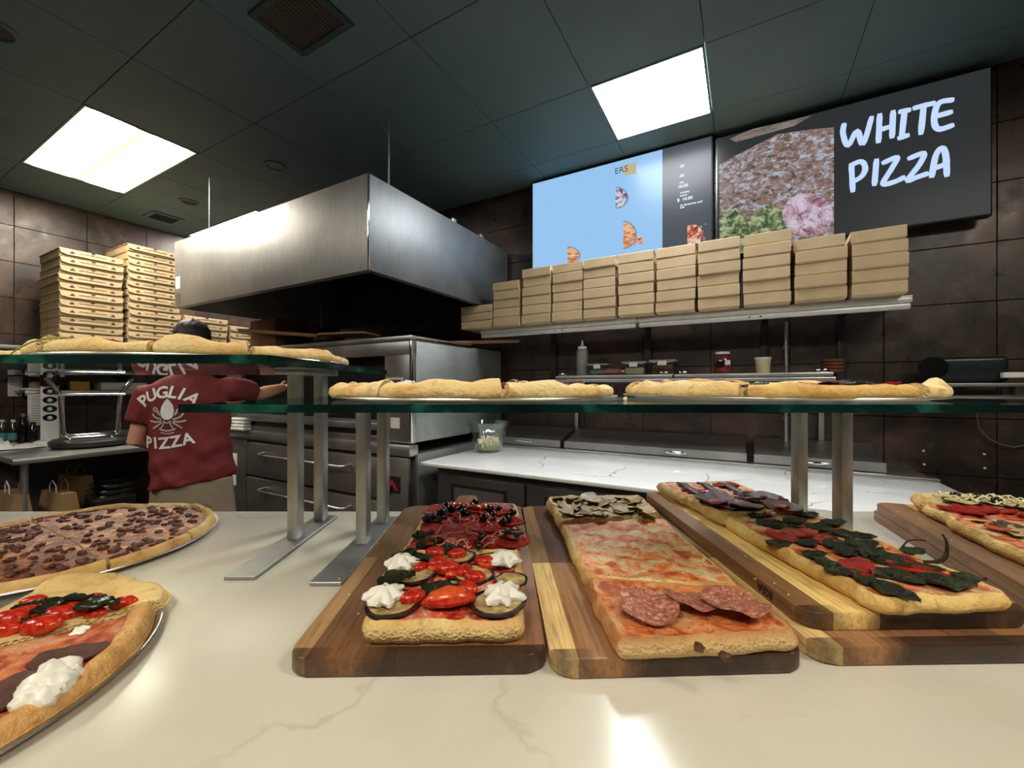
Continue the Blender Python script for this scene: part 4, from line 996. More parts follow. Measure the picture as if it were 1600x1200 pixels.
def body(bm):
    sect(bm, [(.86, 0, 0, .165, .12), (.96, 0, 0, .175, .125), (1.08, -.005, 0, .155, .11), (1.22, -.01, 0, .17, .115), (1.34, -.012, 0, .19, .115), (1.41, -.012, 0, .165, .09), (1.45, -.012, 0, .09, .06)])
    tube(bm, [(-.012, .0, 1.42), (-.015, .02, 1.50), (-.018, .035, 1.58)], [.062, .056, .055], 16)
    for s in (-1, 1):
        tube(bm, [(s*.09, 0, .92), (s*.10, .005, .70), (s*.105, .01, .50), (s*.11, -.01, .36), (s*.11, -.01, .12), (s*.11, 0, .07)], [.095, .085, .060, .058, .038, .042], 16)
    for a, b, c in ((SHR, ELR, WRR), (SHL, ELL, WRL)):
        tube(bm, [a+Vector((0, 0, -.01)), a.lerp(b, .5), b, b.lerp(c, .3), c], [.056, .048, .042, .043, .028], 14)
        d = (c-b).normalized(); side = d.cross(Vector((0, 0, 1))).normalized(); dn = side.cross(d)
        palm = c+d*.05; ell(bm, palm, (.042, .044, .018), d.to_track_quat('Y', 'Z').to_euler(), 14, 9)
        for k, (off, L) in enumerate(((-.030, .062), (-.010, .075), (.011, .070), (.031, .055))):
            r0 = c+d*.085+side*off; r1 = r0+d*L*.5-dn*-.004; r2 = r1+d*L*.35+dn*.016*1; r3 = r2+d*L*.2+dn*.018
            tube(bm, [c+d*.06+side*off*.8, r0, r1, r2, r3], [.011, .010, .0095, .009, .007], 8)
        sgn = -1 if a.x > 0 else 1
        tube(bm, [c+d*.03+side*sgn*.03, c+d*.055+side*sgn*.055+dn*.01, c+d*.085+side*sgn*.062+dn*.02, c+d*.105+side*sgn*.058+dn*.028], [.014, .012, .010, .008], 8)
    # head
    hc = Vector((-.02, .055, 1.655))
    ell(bm, hc+Vector((0, -.01, .02)), (.076, .094, .098), None, 20, 14); ell(bm, hc+Vector((0, .035, -.045)), (.058, .062, .070), None, 16, 10)
    ell(bm, hc+Vector((0, .100, -.012)), (.012, .018, .022)); ell(bm, hc+Vector((0, .086, -.055)), (.022, .014, .008))
    for s in (-1, 1): ell(bm, hc+Vector((s*.079, -.005, -.005)), (.010, .020, .032)); 
    return hc
bm = BM(); hc = body(bm)
remeshed('body', bm, .0055, M['skin'], pt, 3)
for s in (-1, 1):
    bm = BM(); ell(bm, hc+Vector((s*.030, .087, .012)), (.012, .008, .007)); obj('eye', bm, M['white'], pt)
    bm = BM(); tube(bm, [(s*.11, -.06, .03), (s*.11, .02, .045), (s*.11, .12, .03), (s*.11, .19, .025)], [(.03, .028), (.045, .042), (.045, .032), (.025, .02)], 14); ell(bm, (s*.11, -.02, .06), (.045, .06, .055)); remeshed('shoe', bm, .008, M['black'], pt, 2)
bm = BM()
ell(bm, hc+Vector((0, -.018, .040)), (.090, .106, .106), None, 24, 16, .05, 2)
for v in bm.verts:
    lim = hc.z+.01-.9*(hc.y-v.co.y)*.9
    if v.co.z < lim-.045: v.co.z = lim-.045
    if v.co.y > hc.y+.082 and v.co.z < hc.z+.07: v.co.y = hc.y+.07
bmesh.ops.subdivide_edges(bm, edges=bm.edges, cuts=1, use_grid_fill=True)
for v in bm.verts: v.co += (v.co-hc).normalized()*.005*noise.noise(v.co*60)
obj('hair', bm, M['hair'], pt)
# shirt
bm = BM()
sect(bm, [(.845, .0, 0, .196, .145), (.90, 0, 0, .195, .145), (1.0, 0, 0, .190, .142), (1.10, -.008, 0, .188, .138), (1.22, -.012, 0, .198, .140), (1.33, -.014, 0, .214, .140), (1.40, -.012, 0, .205, .118), (1.44, -.012, 0, .150, .09), (1.475, -.012, .005, .075, .07)])
def slv(a, b, k, w0, w1):
    e = a.lerp(b, k); tube(bm, [a+Vector((-.04 if a.x > 0 else .04, 0, -.02)), a+Vector((0, 0, -.012)), a.lerp(b, k*.6), e], [w0*.9, w0, w0*.96, w1], 18)
slv(SHR, ELR, .70, .078, .074); slv(SHL, ELL, .62, .086, .078)
shirt = remeshed('t_shirt', bm, .009, M['shirt'], pt, 4)
for v in shirt.data.vertices:                                         # folds
    c = v.co; k = max(0, min(1, (1.25-c.z)/.3)); 
    n_ = noise.noise(Vector((c.x*5+c.z*6, c.y*5, c.z*9-c.x*7)))
    d = Vector((c.x, c.y, 0)).normalized(); v.co = c+d*max(-.006, n_*.030*k+.012*noise.noise(Vector((c.x*14, c.y*14, c.z*10+c.x*8)))*(.4+k))
    v.co.z += max(0, min(1, (1.05-c.z)/.2))*(.016*math.sin(c.x*9)+.03*c.x)
for p_ in shirt.data.polygons: p_.use_smooth = True
tree = BVHTree.FromPolygons([v.co.copy() for v in shirt.data.vertices], [tuple(p.vertices) for p in shirt.data.polygons])
def project(name, bm, cx_, cz_, off=.003):
    bmesh.ops.triangulate(bm, faces=bm.faces)
    for _ in range(2):
        es = [e for e in bm.edges if e.calc_length() > .022]
        if es: bmesh.ops.subdivide_edges(bm, edges=es, cuts=1); bmesh.ops.triangulate(bm, faces=bm.faces)
    for v in bm.verts:
        o_ = Vector((cx_+v.co.x, -1.0, cz_+v.co.y)); h = tree.ray_cast(o_, Vector((0, 1, 0)))
        v.co = (h[0]-Vector((0, off, 0))) if h[0] else Vector((o_.x, -.1, o_.z))
    return obj(name, bm, M['printwhite'], shirt, smooth=True)
PCX, PCZ = -.060, 1.240                                              # print centre on the back
for i, ch in enumerate('PUGLIA'):
    ang = math.radians((-55, -33, -11, 8, 24, 47)[i]); bm = text_bm(ch, .090, 0, .0026)
    rr_ = .155; bmesh.ops.rotate(bm, verts=bm.verts, cent=(0, 0, 0), matrix=Matrix.Rotation(-ang*.8, 3, 'Z'))
    bmesh.ops.translate(bm, verts=bm.verts, vec=(rr_*math.sin(ang)*1.05, rr_*math.cos(ang)*.72+.015, 0)); project('printed_letter', bm, PCX, PCZ)
for i, ch in enumerate('PIZZA'):
    bm = text_bm(ch, .086, 0, .0026); x = (-.108, -.064, -.018, .040, .100)[i]
    bmesh.ops.rotate(bm, verts=bm.verts, cent=(0, 0, 0), matrix=Matrix.Rotation(.10+x*1.2, 3, 'Z'))
    bmesh.ops.translate(bm, verts=bm.verts, vec=(x, -.155+abs(x)*.12+x*.10, 0)); project('printed_letter', bm, PCX, PCZ)
def poly(pts):
    bm = BM(); bm.faces.new([bm.verts.new((x, y, 0)) for x, y in pts]); return bm
emb = [(-.028, -.01), (-.036, .02), (-.030, .05), (-.014, .078), (0, .094), (.014, .080), (.030, .055), (.034, .025), (.026, -.01), (.010, -.022), (-.012, -.022)]
project('emblem', poly(emb), PCX, PCZ, .002)
for s in (-1, 1):
    for pts, w_ in (([(s*.036, .0), (s*.052, .035), (s*.066, .045), (s*.072, .030), (s*.060, .022)], .008), ([(s*.030, -.02), (s*.060, -.01), (s*.078, .010)], .009), ([(s*.030, -.03), (s*.060, -.035), (s*.090, -.028)], .010), ([(s*.028, -.038), (s*.055, -.058), (s*.072, -.070)], .009), ([(s*.045, .01), (s*.055, .024), (s*.060, .034)], .006)):
        bm = BM(); stroke(bm, pts, w_, 0, .0001); project('emblem', bm, PCX, PCZ, .003)
for pts, w_ in (([(-.016, -.028), (-.020, -.050), (-.034, -.072)], .007), ([(.014, -.028), (.018, -.050), (.030, -.072)], .007), ([(-.040, -.074), (0, -.084), (.040, -.074)], .009), ([(-.018, -.034), (0, -.040), (.018, -.034)], .007), ([(-.034, -.092), (0, -.100), (.034, -.092)], .007)):
    bm = BM(); stroke(bm, pts, w_, 0, .0001); project('emblem', bm, PCX, PCZ, .003)
bm = BM()
sect(bm, [(.72, 0, 0, .182, .135), (.80, 0, 0, .182, .136), (.90, 0, 0, .178, .130), (1.0, 0, 0, .172, .125)])
for s in (-1, 1): tube(bm, [(s*.095, 0, .86), (s*.105, .005, .70), (s*.112, .01, .54)], [.105, .108, .110], 18)
remeshed('shorts', bm, .010, M['shorts'], pt, 3)
# ================================================================ service counter with glass display shelves
KZ = 1.09; BT = 1.111                                                # counter top, board top
t_ = thing('service_counter', 'long cream marble service counter in the foreground', 'counter', (.2, .46, 0))
bm = BM(); box(bm, (0, .0, KZ-.02), (4.6, 1.14, .04), bev=.006, seg=3); obj('countertop', bm, M['marble'], t_)
bx('counter_body', t_, M['cab'], (0, -.03, .525), (4.5, 1.0, 1.048), .004)
bx('kick_plate', t_, M['black'], (0, -.535, .06), (4.4, .012, .11), .002)
def shelf_glass(parent, x0, x1, y0, y1, z0, z1, r=.012, name='glass_pane'):
    bm = BM(); pts = []
    for (cx_, cy_, a0) in ((x1-r, y0+r, -90), (x1-r, y1-r, 0), (x0+r, y1-r, 90), (x0+r, y0+r, 180)):
        for k in range(6): a = math.radians(a0+90*k/5); pts.append((cx_+r*math.cos(a), cy_+r*math.sin(a)))
    prism(bm, pts, z0, z1)
    bmesh.ops.recalc_face_normals(bm, faces=bm.faces)
    for f in bm.faces: f.material_index = 0 if abs(f.normal.z) > .9 else 1
    return obj(name, bm, [M['glass'], M['glass_edge']], parent, world=True, smooth=False)
def stand(label, x, front, back, p1, p2, ztop, extra=None):
    t_ = thing('shelf_stand', label, 'stand', (x, (front+back)/2, KZ+.0005))
    bm = BM(); box(bm, (0, 0, .003), (.050, back-front, .006), bev=.001, seg=1); obj('base_plate', bm, M['alu'], t_, smooth=False)
    for y in (p1, p2): bx('post', t_, M['alu'], (0, y-(front+back)/2, .006+(ztop-KZ-.012)/2), (.021, .026, ztop-KZ-.012), .001)
    bx('bracket', t_, M['alu'], (0, (p1+p2)/2-(front+back)/2, ztop-KZ-.004), (.058 if extra else .03, p2-p1+.05, .006), .001)
    return t_
LZ0, LZ1 = CZ-.0305, CZ-.0208
UZ0, UZ1 = CZ+.0307, CZ+.0426
stand('flat-footed aluminium stand at far left carrying the upper glass shelf', -.4365, .66, .975, .833, .943, UZ0, True)
stand('aluminium stand left of the vegetable pizza board under the lower glass shelf', -.290, .64, .965, .806, .93, LZ0)
stand('aluminium stand behind the spinach pizza board under the right half of the glass shelf', .645, .66, .975, .806, .927, LZ0)
stand('aluminium stand outside the left edge of the picture under the upper glass shelf', -1.35, .66, .975, .833, .943, UZ0, True)
stand('aluminium stand outside the right edge of the picture under the lower glass shelf', 1.75, .66, .975, .806, .927, LZ0)
t_ = thing('glass_shelf', 'long lower glass display shelf with a dark green edge', 'glass shelf', (.78, .735, LZ0)); shelf_glass(t_, -.395, 1.95, .48, 1.0, LZ0, LZ1)
t_ = thing('glass_shelf', 'upper glass display shelf at left with a dark green edge', 'glass shelf', (-.9, .82, UZ0)); shelf_glass(t_, -1.55, -.327, .55, 1.09, UZ0, UZ1)
# ================================================================ pans
def pan(label, c, r, z, group=None, low=False):
    t_ = thing('pizza_pan', label, 'pan', (c[0], c[1], z+.0006), 0, group)
    bm = BM(); lathe(bm, [(.001, 0), (r-.022, 0), (r-.006, .0075), (r, .0095), (r+.002, .0075), (r, .0068), (r-.006, .0055), (r-.022, .0022), (.001, .0022)][::-1], 96); 
    if low:
        for v in bm.verts: v.co.z = v.co.z*.5
    o = obj('pan_disc', bm, M['pan'], t_, angle=60)
    bm = BM(); tp = [(r+.001)*1.0]; tube(bm, [((r+.0008)*math.cos(2*PI*k/96), (r+.0008)*math.sin(2*PI*k/96), .0044 if low else .0088) for k in range(97)], .0016, 6, False); obj('rolled_rim', bm, M['pan'], t_)
    return z+(.0052 if low else .0030)
# ================================================================ dough
def zl(bm): return bm.verts.layers.float_color.new('zone')
def sm(a, b, x): t = max(0, min(1, (x-a)/(b-a))); return t*t*(3-2*t)
def wedge(name, parent, c, r, a0, a1, z, th, mat, seed, rimw=.028, rimh=.012, wav=.006, r0=.004, nth=None, over=0, sag=0):
    """one slice of a round pizza, world coordinates; angles in radians; over pushes the slice outwards"""
    bm = BM(); L = zl(bm); n = nth or max(6, int((a1-a0)/.05))
    am = (a0+a1)/2; c = (c[0]+over*math.cos(am), c[1]+over*math.sin(am))
    rs = [r0+(r-rimw-r0)*k/16 for k in range(17)]+[r-rimw*q for q in (.85, .65, .45, .28, .14, .05, 0)]
    rings = []
    for i in range(n+1):
        a = a0+(a1-a0)*i/n; ring = []
        dx, dy = math.cos(a), math.sin(a)
        rr_ = 1+wav*1.5*noise.noise(Vector((dx*3, dy*3, seed)))+wav*.8*noise.noise(Vector((dx*9, dy*9, seed)))
        puff = 1+(1.1 if wav > .025 else .75)*noise.noise(Vector((dx*r*14, dy*r*14, seed+5)))+.35*noise.noise(Vector((dx*r*38, dy*r*38, seed+5)))
        edge_ = min(i, n-i)/n
        prof = []
        for rad in rs:
            q = (rad-(r-rimw))/rimw
            h = th+.0018*noise.noise(Vector((rad*dx*40, rad*dy*40, seed)))+.0012*noise.noise(Vector((rad*dx*110, rad*dy*110, seed)))
            if q > 0: h = th+rimh*puff*math.sin(PI*min(1, q*.80)**.8)*(1 if q < .6 else 1-.7*((q-.6)/.4)**2)
            if q >= .95: h = max(.35*(th+rimh*puff), .004)
            prof.append((rad*rr_, h, 1-sm(-.25, .35, q+.22*noise.noise(Vector((rad*dx*30, rad*dy*30, seed+9)))), 0))
        prof.append((rs[-1]*rr_*.995, .003, 0, 0)); prof.append((rs[-1]*rr_*.98, .0004, 0, 0)); prof.append((r0, .0004, 0, 0))
        for (rad, h, z_, g) in prof:
            v = bm.verts.new((c[0]+rad*dx, c[1]+rad*dy, z+h-sag*max(0, rad-r*.8))); v[L] = (z_, g, 0, 1); ring.append(v)
        rings.append(ring)
    for a, b in zip(rings, rings[1:]):
        for k in range(len(a)): bm.faces.new((a[k], a[(k+1) % len(a)], b[(k+1) % len(a)], b[k]))
    for ring, fl in ((rings[0], True), (rings[-1], False)):
        dup = [bm.verts.new(v.co) for v in ring]
        for d_ in dup: d_[L] = (0, 1, 0, 1)
        bm.faces.new(dup[::-1] if fl else dup)
    return obj(name, bm, mat, parent, world=True, angle=50)
def slab(name, parent, poly, z, th, mat, seed, raise_=.003, cut=(0, 0, 0, 0), edge=.011, wav=.004, bulge=.004, topfn=None, NR=24):
    """a rectangular piece of pan pizza; poly = FL, FR, BR, BL world xy; cut[i]=1 where side i (front, right, back, left) is a pale cut side"""
    P = [Vector((p[0], p[1])) for p in poly]; pts = []; sides = []
    for i in range(4):
        a, b = P[i], P[(i+1) % 4]; L_ = (b-a).length; n = max(8, int(L_/.006)); rc = .016
        for k in range(n):
            t_ = k/n; q = a.lerp(b, t_); pts.append(q); sides.append(i)
    # round the corners by smoothing, add waviness
    for _ in range(5 if max(cut) == 0 else 3):
        pts = [(pts[i-1]+pts[i]*2+pts[(i+1) % len(pts)])/4 for i in range(len(pts))]
    N = len(pts)
    nr = []
    for i in range(N):
        d = (pts[(i+1) % N]-pts[i-1]).normalized(); nr.append(Vector((d.y, -d.x)))
    pts = [p+nr[i]*(wav*noise.noise(Vector((p.x*22, p.y*22, seed)))+wav*.5*noise.noise(Vector((p.x*70, p.y*70, seed)))) for i, p in enumerate(pts)]
    m1 = (P[0]+P[1])/2; m2 = (P[2]+P[3])/2; ax = (m2-m1); Lx = ax.length; ax.normalize(); hw = min((P[1]-P[0]).length, (P[2]-P[3]).length)/2
    if Lx/2 < hw: hh_ = Lx*.45
    else: hh_ = hw
    def med(p):
        t_ = max(hh_, min(Lx-hh_, (p-m1).dot(ax))); return m1+ax*t_
    bm = BM(); L = zl(bm)
    rings = []
    def ring(inset, hf, tt=None):
        rg = []
        for i, p in enumerate(pts):
            mm = med(p); v = mm-p; D = v.length
            if tt is not None: d = inset+(D-inset)*tt
            else: d = inset
            q = p+v.normalized()*d if d >= 0 else p+nr[i]*(-d)
            hz_, zr, zg = hf(q, d, i)
            vv = bm.verts.new((q.x, q.y, z+hz_)); vv[L] = (zr, zg, 0, 1); rg.append(vv)
        rings.append(rg)
    cf = lambda i: cut[sides[i]]
    def thn(q): return th*(1+.16*noise.noise(Vector((q.x*16, q.y*16, seed+3))))
    ring(.006, lambda q, d, i: (0.0003, 0, cf(i)))
    ring(.001, lambda q, d, i: (.0015, 0, cf(i)))
    ring(-bulge*.6, lambda q, d, i: (thn(q)*.30, 0, cf(i)))
    ring(-bulge, lambda q, d, i: (thn(q)*.55, 0, cf(i)))
    ring(-bulge*.4, lambda q, d, i: (thn(q)*.82, 0, cf(i)*.6))
    ring(.003, lambda q, d, i: (thn(q)*1.0+raise_*.7, .05, 0))
    def top(q, d, i):
        e = d/edge+.5*noise.noise(Vector((q.x*35, q.y*35, seed+7)))
        h = thn(q)+raise_*max(0, 1-d/(edge*1.3))+.0022*noise.noise(q.to_3d()*75+Vector((0, 0, seed)))+.0026*noise.noise(q.to_3d()*24+Vector((0, 0, seed)))
        if topfn: h += topfn(q)
        return (h, sm(.15, 1.0, e+(.55 if cf(i) else 0)), 0)
    for k in range(NR+1): ring(.008, top, (k/NR)**1.0*.995)
    for a, b in zip(rings, rings[1:]):
        for k in range(N): bm.faces.new((a[k], a[(k+1) % N], b[(k+1) % N], b[k]))
    bm.faces.new(rings[-1]); bm.faces.new(rings[0][::-1])
    bmesh.ops.triangulate(bm, faces=[f for f in bm.faces if len(f.verts) > 4])
    return obj(name, bm, mat, parent, world=True, angle=60)
# ---- toppings (shared meshes, about 3 cm each unless said)
rr = random.Random(21)
def mk(name, mats, fn, **k):
    bm = BM(); fn(bm); return mesh_of(name, bm, mats, **k)
def f_tomato(bm):
    ell(bm, (0, 0, .006), (.019, .012, .010), None, 18, 12, .12, 1)
def f_halftom(bm):
    ell(bm, (0, 0, .002), (.020, .013, .014), None, 20, 12)
    for v in bm.verts:
        if v.co.z > .008: v.co.z = .008-.0015*math.cos(v.co.x*300)
    for f in bm.faces: f.material_index = 1 if f.calc_center_median().z > .0062 else 0
def f_wedge(bm):                                                     # tomato quarter on its skin
    pts = [(-.032, 0, .002), (-.02, 0, .006), (0, 0, .009), (.02, 0, .008), (.032, 0, .004)]
    tube(bm, pts, [(.002, .002), (.012, .009), (.016, .012), (.012, .009), (.003, .003)], 14)
def leaf(bm, L=.05, W=.024, h=.006, seed=0, n=10, m=6, curl=1.0, th=.0012):
    g = []
    for i in range(n+1):
        u = i/n; w_ = W*math.sin(PI*min(1, u*.97+.03)**.75)*.5+.0006
        row = []
        for j in range(m+1):
            v = j/m*2-1; x = (u-.5)*L; y = v*w_*(1+.12*noise.noise(Vector((u*6, v*2, seed))))
            z = h*(.5+noise.noise(Vector((u*3.2, v*1.5, seed)))+.45*noise.noise(Vector((u*9, v*5, seed+3))))+curl*.004*abs(v)**2
            row.append(bm.verts.new((x, y, max(.0004, z))))
        g.append(row)
    faces = [bm.faces.new((g[i][j], g[i+1][j], g[i+1][j+1], g[i][j+1])) for i in range(n) for j in range(m)]
    r_ = bmesh.ops.extrude_face_region(bm, geom=faces)
    for v in r_['geom']:
        if isinstance(v, bmesh.types.BMVert): v.co.z += th
def disc(bm, R_, th, seed, wav=.1, lift=.003, rimi=None, n=28, m=7, sx=1, curlup=0):
    rings = []
    c0 = bm.verts.new((0, 0, th+lift*.5*(1+noise.noise(Vector((0, 0, seed))))))
    for i in range(1, m+1):
        rg = []
        for k in range(n):
            a = 2*PI*k/n; r = R_*i/m*(1+wav*noise.noise(Vector((math.cos(a)*1.2, math.sin(a)*1.2, seed)))*(i/m))
            z = th+lift*(.5+noise.noise(Vector((r*math.cos(a)*38, r*math.sin(a)*38, seed))))+curlup*(i/m)**3*(.5+noise.noise(Vector((math.cos(a), math.sin(a), seed+4))))
            rg.append(bm.verts.new((r*math.cos(a)*sx, r*math.sin(a), z)))
        rings.append(rg)
    for k in range(n): f = bm.faces.new((c0, rings[0][k], rings[0][(k+1) % n]))
    for i in range(m-1):
        for k in range(n):
            f = bm.faces.new((rings[i][k], rings[i+1][k], rings[i+1][(k+1) % n], rings[i][(k+1) % n]))
            if rimi is not None and i >= rimi: f.material_index = 1
    lo = [bm.verts.new((v.co.x*1.0, v.co.y*1.0, v.co.z-th)) for v in rings[-1]]
    lo2 = bm.verts.new((0, 0, 0))
    for k in range(n):
        f = bm.faces.new((rings[-1][k], lo[k], lo[(k+1) % n], rings[-1][(k+1) % n])); f.material_index = 1 if rimi is not None else 0
        f = bm.faces.new((lo[k], lo2, lo[(k+1) % n])); f.material_index = 1 if rimi is not None else 0
def f_ric(seed):
    def g(bm):
        def fn(a, r, z): return 1+.24*math.cos(6*a+z*90+seed)*(1 if z > .002 else .6)+.08*math.sin(3*a+seed)
        lathe(bm, [(.017, 0), (.0215, .003), (.0205, .007), (.0165, .0095), (.0150, .012), (.0105, .0145), (.0080, .0165), (.001, .0175)], 48, fn=fn, cap0=True)
        for v in bm.verts: v.co += Vector((noise.noise(v.co*120+Vector((seed, 0, 0))), noise.noise(v.co*120+Vector((0, seed, 9))), noise.noise(v.co*110)*.8))*.0032
    return g
TM = {}
TM['tomato'] = [mk('cherry_tomato', M['tomato'], f_tomato)]
TM['halftom'] = [mk('tomato_half', [M['tomato'], M['tomato_in']], f_halftom)]
TM['wedge'] = [mk('tomato_wedge', [M['tomato'], M['tomato_in']], f_wedge)]
for f in TM['wedge'][0].polygons:
    if f.center.z > .012: f.material_index = 1
TM['basil'] = [mk('basil_leaf', M['basil'], lambda bm, s=s: leaf(bm, .050, .028, .007, s, 12, 6, .6, .0018)) for s in (1, 5, 9)]
TM['spinach'] = [mk('spinach_leaf', M['spinach'], lambda bm, s=s: leaf(bm, .055, .036, .0045, s, 14, 8, .4, .0022)) for s in (2, 6, 11, 15)]
TM['egg'] = [mk('eggplant_slice', [M['egg_flesh'], M['egg_skin']], lambda bm, s=s: disc(bm, .033, .0035, s, .18, .004, 5, curlup=.004)) for s in (3, 8)]
TM['eggdark'] = [mk('eggplant_slice', [plain('dark_eggplant', c3(84, 50, 40), .6, 0, .4, 60), M['egg_skin']], lambda bm: disc(bm, .034, .003, 12, .2, .005, None, curlup=.006))]
TM['ric'] = [mk('ricotta_dollop', M['ricotta'], f_ric(s)) for s in (0, 2.1, 4.4)]
TM['olive'] = [mk('olive', M['olive'], lambda bm: ell(bm, (0, 0, .006), (.010, .0075, .0075), None, 12, 8))]
TM['ring'] = [mk('onion_ring', M['onion'], lambda bm: tube(bm, [(.016*math.cos(a*PI/12)*(1+.1*math.sin(a)), .011*math.sin(a*PI/12), .004+.003*math.sin(a*.9)) for a in range(25)], .0013, 6, False)),
              mk('onion_ring', M['onion'], lambda bm: tube(bm, [(.021*math.cos(a*PI/10), .012*math.sin(a*PI/10)+.003*math.sin(a), .004+.004*math.sin(a*.7)) for a in range(15)], .0014, 6))]
TM['ringw'] = [mk('onion_ring', M['onion_w'], lambda bm: tube(bm, [(.022*math.cos(a*PI/12)*(1+.15*math.sin(a*.8)), .014*math.sin(a*PI/12), .004+.003*math.sin(a*1.3)) for a in range(25)], .0016, 6, False))]
TM['redslice'] = [mk('tomato_slice', plain('roasted_tomato_slice', c3(158, 36, 26), .22, 0, .3, 60, .3, 120), lambda bm, s=s: disc(bm, .026, .003, s, .25, .005)) for s in (4, 7)]
TM['salami'] = [mk('salami_slice', M['salami'], lambda bm, s=s: disc(bm, .034, .0016, s, .10, .007, curlup=.007, n=36, m=9)) for s in (1, 6)]
TM['pepp'] = [mk('pepperoni_slice', plain('pepperoni', c3(196, 84, 60), .35, 0, .25, 120), lambda bm: disc(bm, .018, .0015, 5, .1, .003, n=20, m=4))]
def f_mush(bm):
    pts = [(-.016, 0), (-.014, .008), (-.006, .014), (.006, .014), (.014, .008), (.016, 0), (.010, -.003), (.005, -.002), (.004, -.015), (-.004, -.015), (-.005, -.002), (-.010, -.003)]
    prism(bm, pts, .001, .0045); 
    for v in bm.verts: v.co.z += .003*noise.noise(v.co*70)+.002
TM['mush'] = [mk('mushroom_slice', [M['mush'], M['mush_edge']], lambda bm, s=s: disc(bm, .0125, .002, s, .45, .004, 3, 18, 4, 1.25, .002)) for s in (2, 5, 9)]
TM['mushd'] = [mk('mushroom_slice', M['mush_edge'], f_mush)]
TM['crumb'] = [mk('sausage_crumb', M['crumb'], lambda bm, s=s: ell(bm, (0, 0, .002), (.0075, .006, .0045), None, 9, 6, .5, s)) for s in (1, 2, 3, 4)]
def top(kind, parent, p, z, s=1.0, rz=None, tilt=None, sx=1):
    me = rr.choice(TM[kind]); rz = rr.uniform(0, 2*PI) if rz is None else rz
    return place(me.name.split('.')[0], me, parent, (p[0], p[1], z), rz, (s*sx, s, s), tilt or (0, 0))
def ptop(kind, parent, px, py, z, s=1.0, rz=None, tilt=None, sx=1):
    p = pz(px, py, z+.004); return top(kind, parent, p, z, s, rz, tilt, sx)
# ================================================================ boards
def board(label, corner_fl, rz, z0, mat, length=.56, handle=True, name='cutting_board', thk=.021, wd=.28):
    """corner_fl: world xy of the front left corner; body centre becomes the origin"""
    d = Matrix.Rotation(rz, 2) @ Vector((wd/2, length/2)); c = Vector(corner_fl)+d
    t_ = thing(name, label, 'cutting board', (c.x, c.y, z0), rz)
    r = .022; pts = []
    for (cx_, cy_, a0) in ((wd/2-r, -length/2+r, -90), (wd/2-r, length/2-r, 0), (-wd/2+r, length/2-r, 90), (-wd/2+r, -length/2+r, 180)):
        for k in range(7): a = math.radians(a0+90*k/6); pts.append((cx_+r*math.cos(a), cy_+r*math.sin(a)))
        if a0 == 0 and handle: pts += [(.030, length/2), (.026, length/2+.03)]+[(.026*math.cos(q*PI/6), length/2+.085+.014*math.sin(q*PI/6)) for q in range(7)]+[(-.026, length/2+.03), (-.030, length/2)]
    bm = BM(); prism(bm, pts, .0008, thk)
    es = [e for e in bm.edges if abs(e.verts[0].co.z-e.verts[1].co.z) < 1e-6]
    bmesh.ops.bevel(bm, geom=es, offset=.003, segments=2, affect='EDGES', profile=.5)
    obj('board_body', bm, mat, t_, angle=35)
    return t_
b1 = board('acacia board with a handle under the aubergine and tomato pizza', (-.2424, .438), math.radians(1.3), KZ+.0003, M['board1'])
b2 = board('acacia board under the cheese pizza with salami', (.042, .4355), math.radians(2.2), KZ+.0003, M['board2'])
b3b = board('lower acacia board beneath the spinach pizza board', (.338, .4565), math.radians(1.2), KZ+.0003, M['board2'], handle=False)
b3 = board('upper acacia board carrying the spinach pizza, maker name stamped on its side', (.346, .487), math.radians(1.2), KZ+.0215, M['board3'], handle=False)
A4 = math.radians(-20.5)
def fl_from_bl(bl, rz, length): d = Matrix.Rotation(rz, 2) @ Vector((0, -length)); return (bl[0]+d.x, bl[1]+d.y)
b4b = board('lower acacia board of the stack at the right edge', fl_from_bl((.846, .975), A4, .56), A4, KZ+.0003, M['board4'], handle=False)
b4 = board('upper acacia board at the right edge under the onion pizza', fl_from_bl((.840, .960), A4, .56), A4, KZ+.0215, M['board4'], handle=False)
# stamped maker name on the left side of the upper board (reads upside down)
bm = text_bm('IKEA', .016, .0003, .0004)
bmesh.ops.rotate(bm, verts=bm.verts, cent=(0, 0, 0), matrix=Matrix.Rotation(PI, 3, 'Z'))
bmesh.ops.rotate(bm, verts=bm.verts, cent=(0, 0, 0), matrix=Matrix.Rotation(PI/2, 3, 'X')); bmesh.ops.rotate(bm, verts=bm.verts, cent=(0, 0, 0), matrix=Matrix.Rotation(-PI/2, 3, 'Z'))
obj('stamped_name', bm, M['black'], b3, loc=(-.1401, -.28+.075, .0108), smooth=False)
# ================================================================ pizza one: vegetables
Z1 = BT+.0008
def xy(px, py, z): p = pz(px, py, z); return (p.x, p.y)
def piece(name, label, cat, poly, z, th, mat, seed, **k):
    cx_ = sum(p[0] for p in poly)/4; cy_ = sum(p[1] for p in poly)/4
    t_ = thing(name, label, cat, (cx_, cy_, z)); slab('crust', t_, poly, z, th, mat, seed, **k); return t_
th = .024
v1 = piece('pizza_slice', 'front piece of pan pizza with aubergine slices, tomatoes and ricotta dollops', 'pizza', [(-.166, .459), (.012, .464), (.009, .655), (-.176, .650)], Z1, th, M['p_veg'], 1, cut=(1, 0, 1, 0), raise_=.002, wav=.005)
zt = Z1+th
for px, py, s, r in ((614, 943, 1.0, .3), (702, 925, 1.0, 1), (777, 942, 1.02, 2), (648, 898, .85, 2.5), (740, 898, .9, 0), (772, 876, .9, 1), (712, 870, .9, .5), (798, 905, .7, .5)): ptop('egg', v1, px, py, zt, s, r)
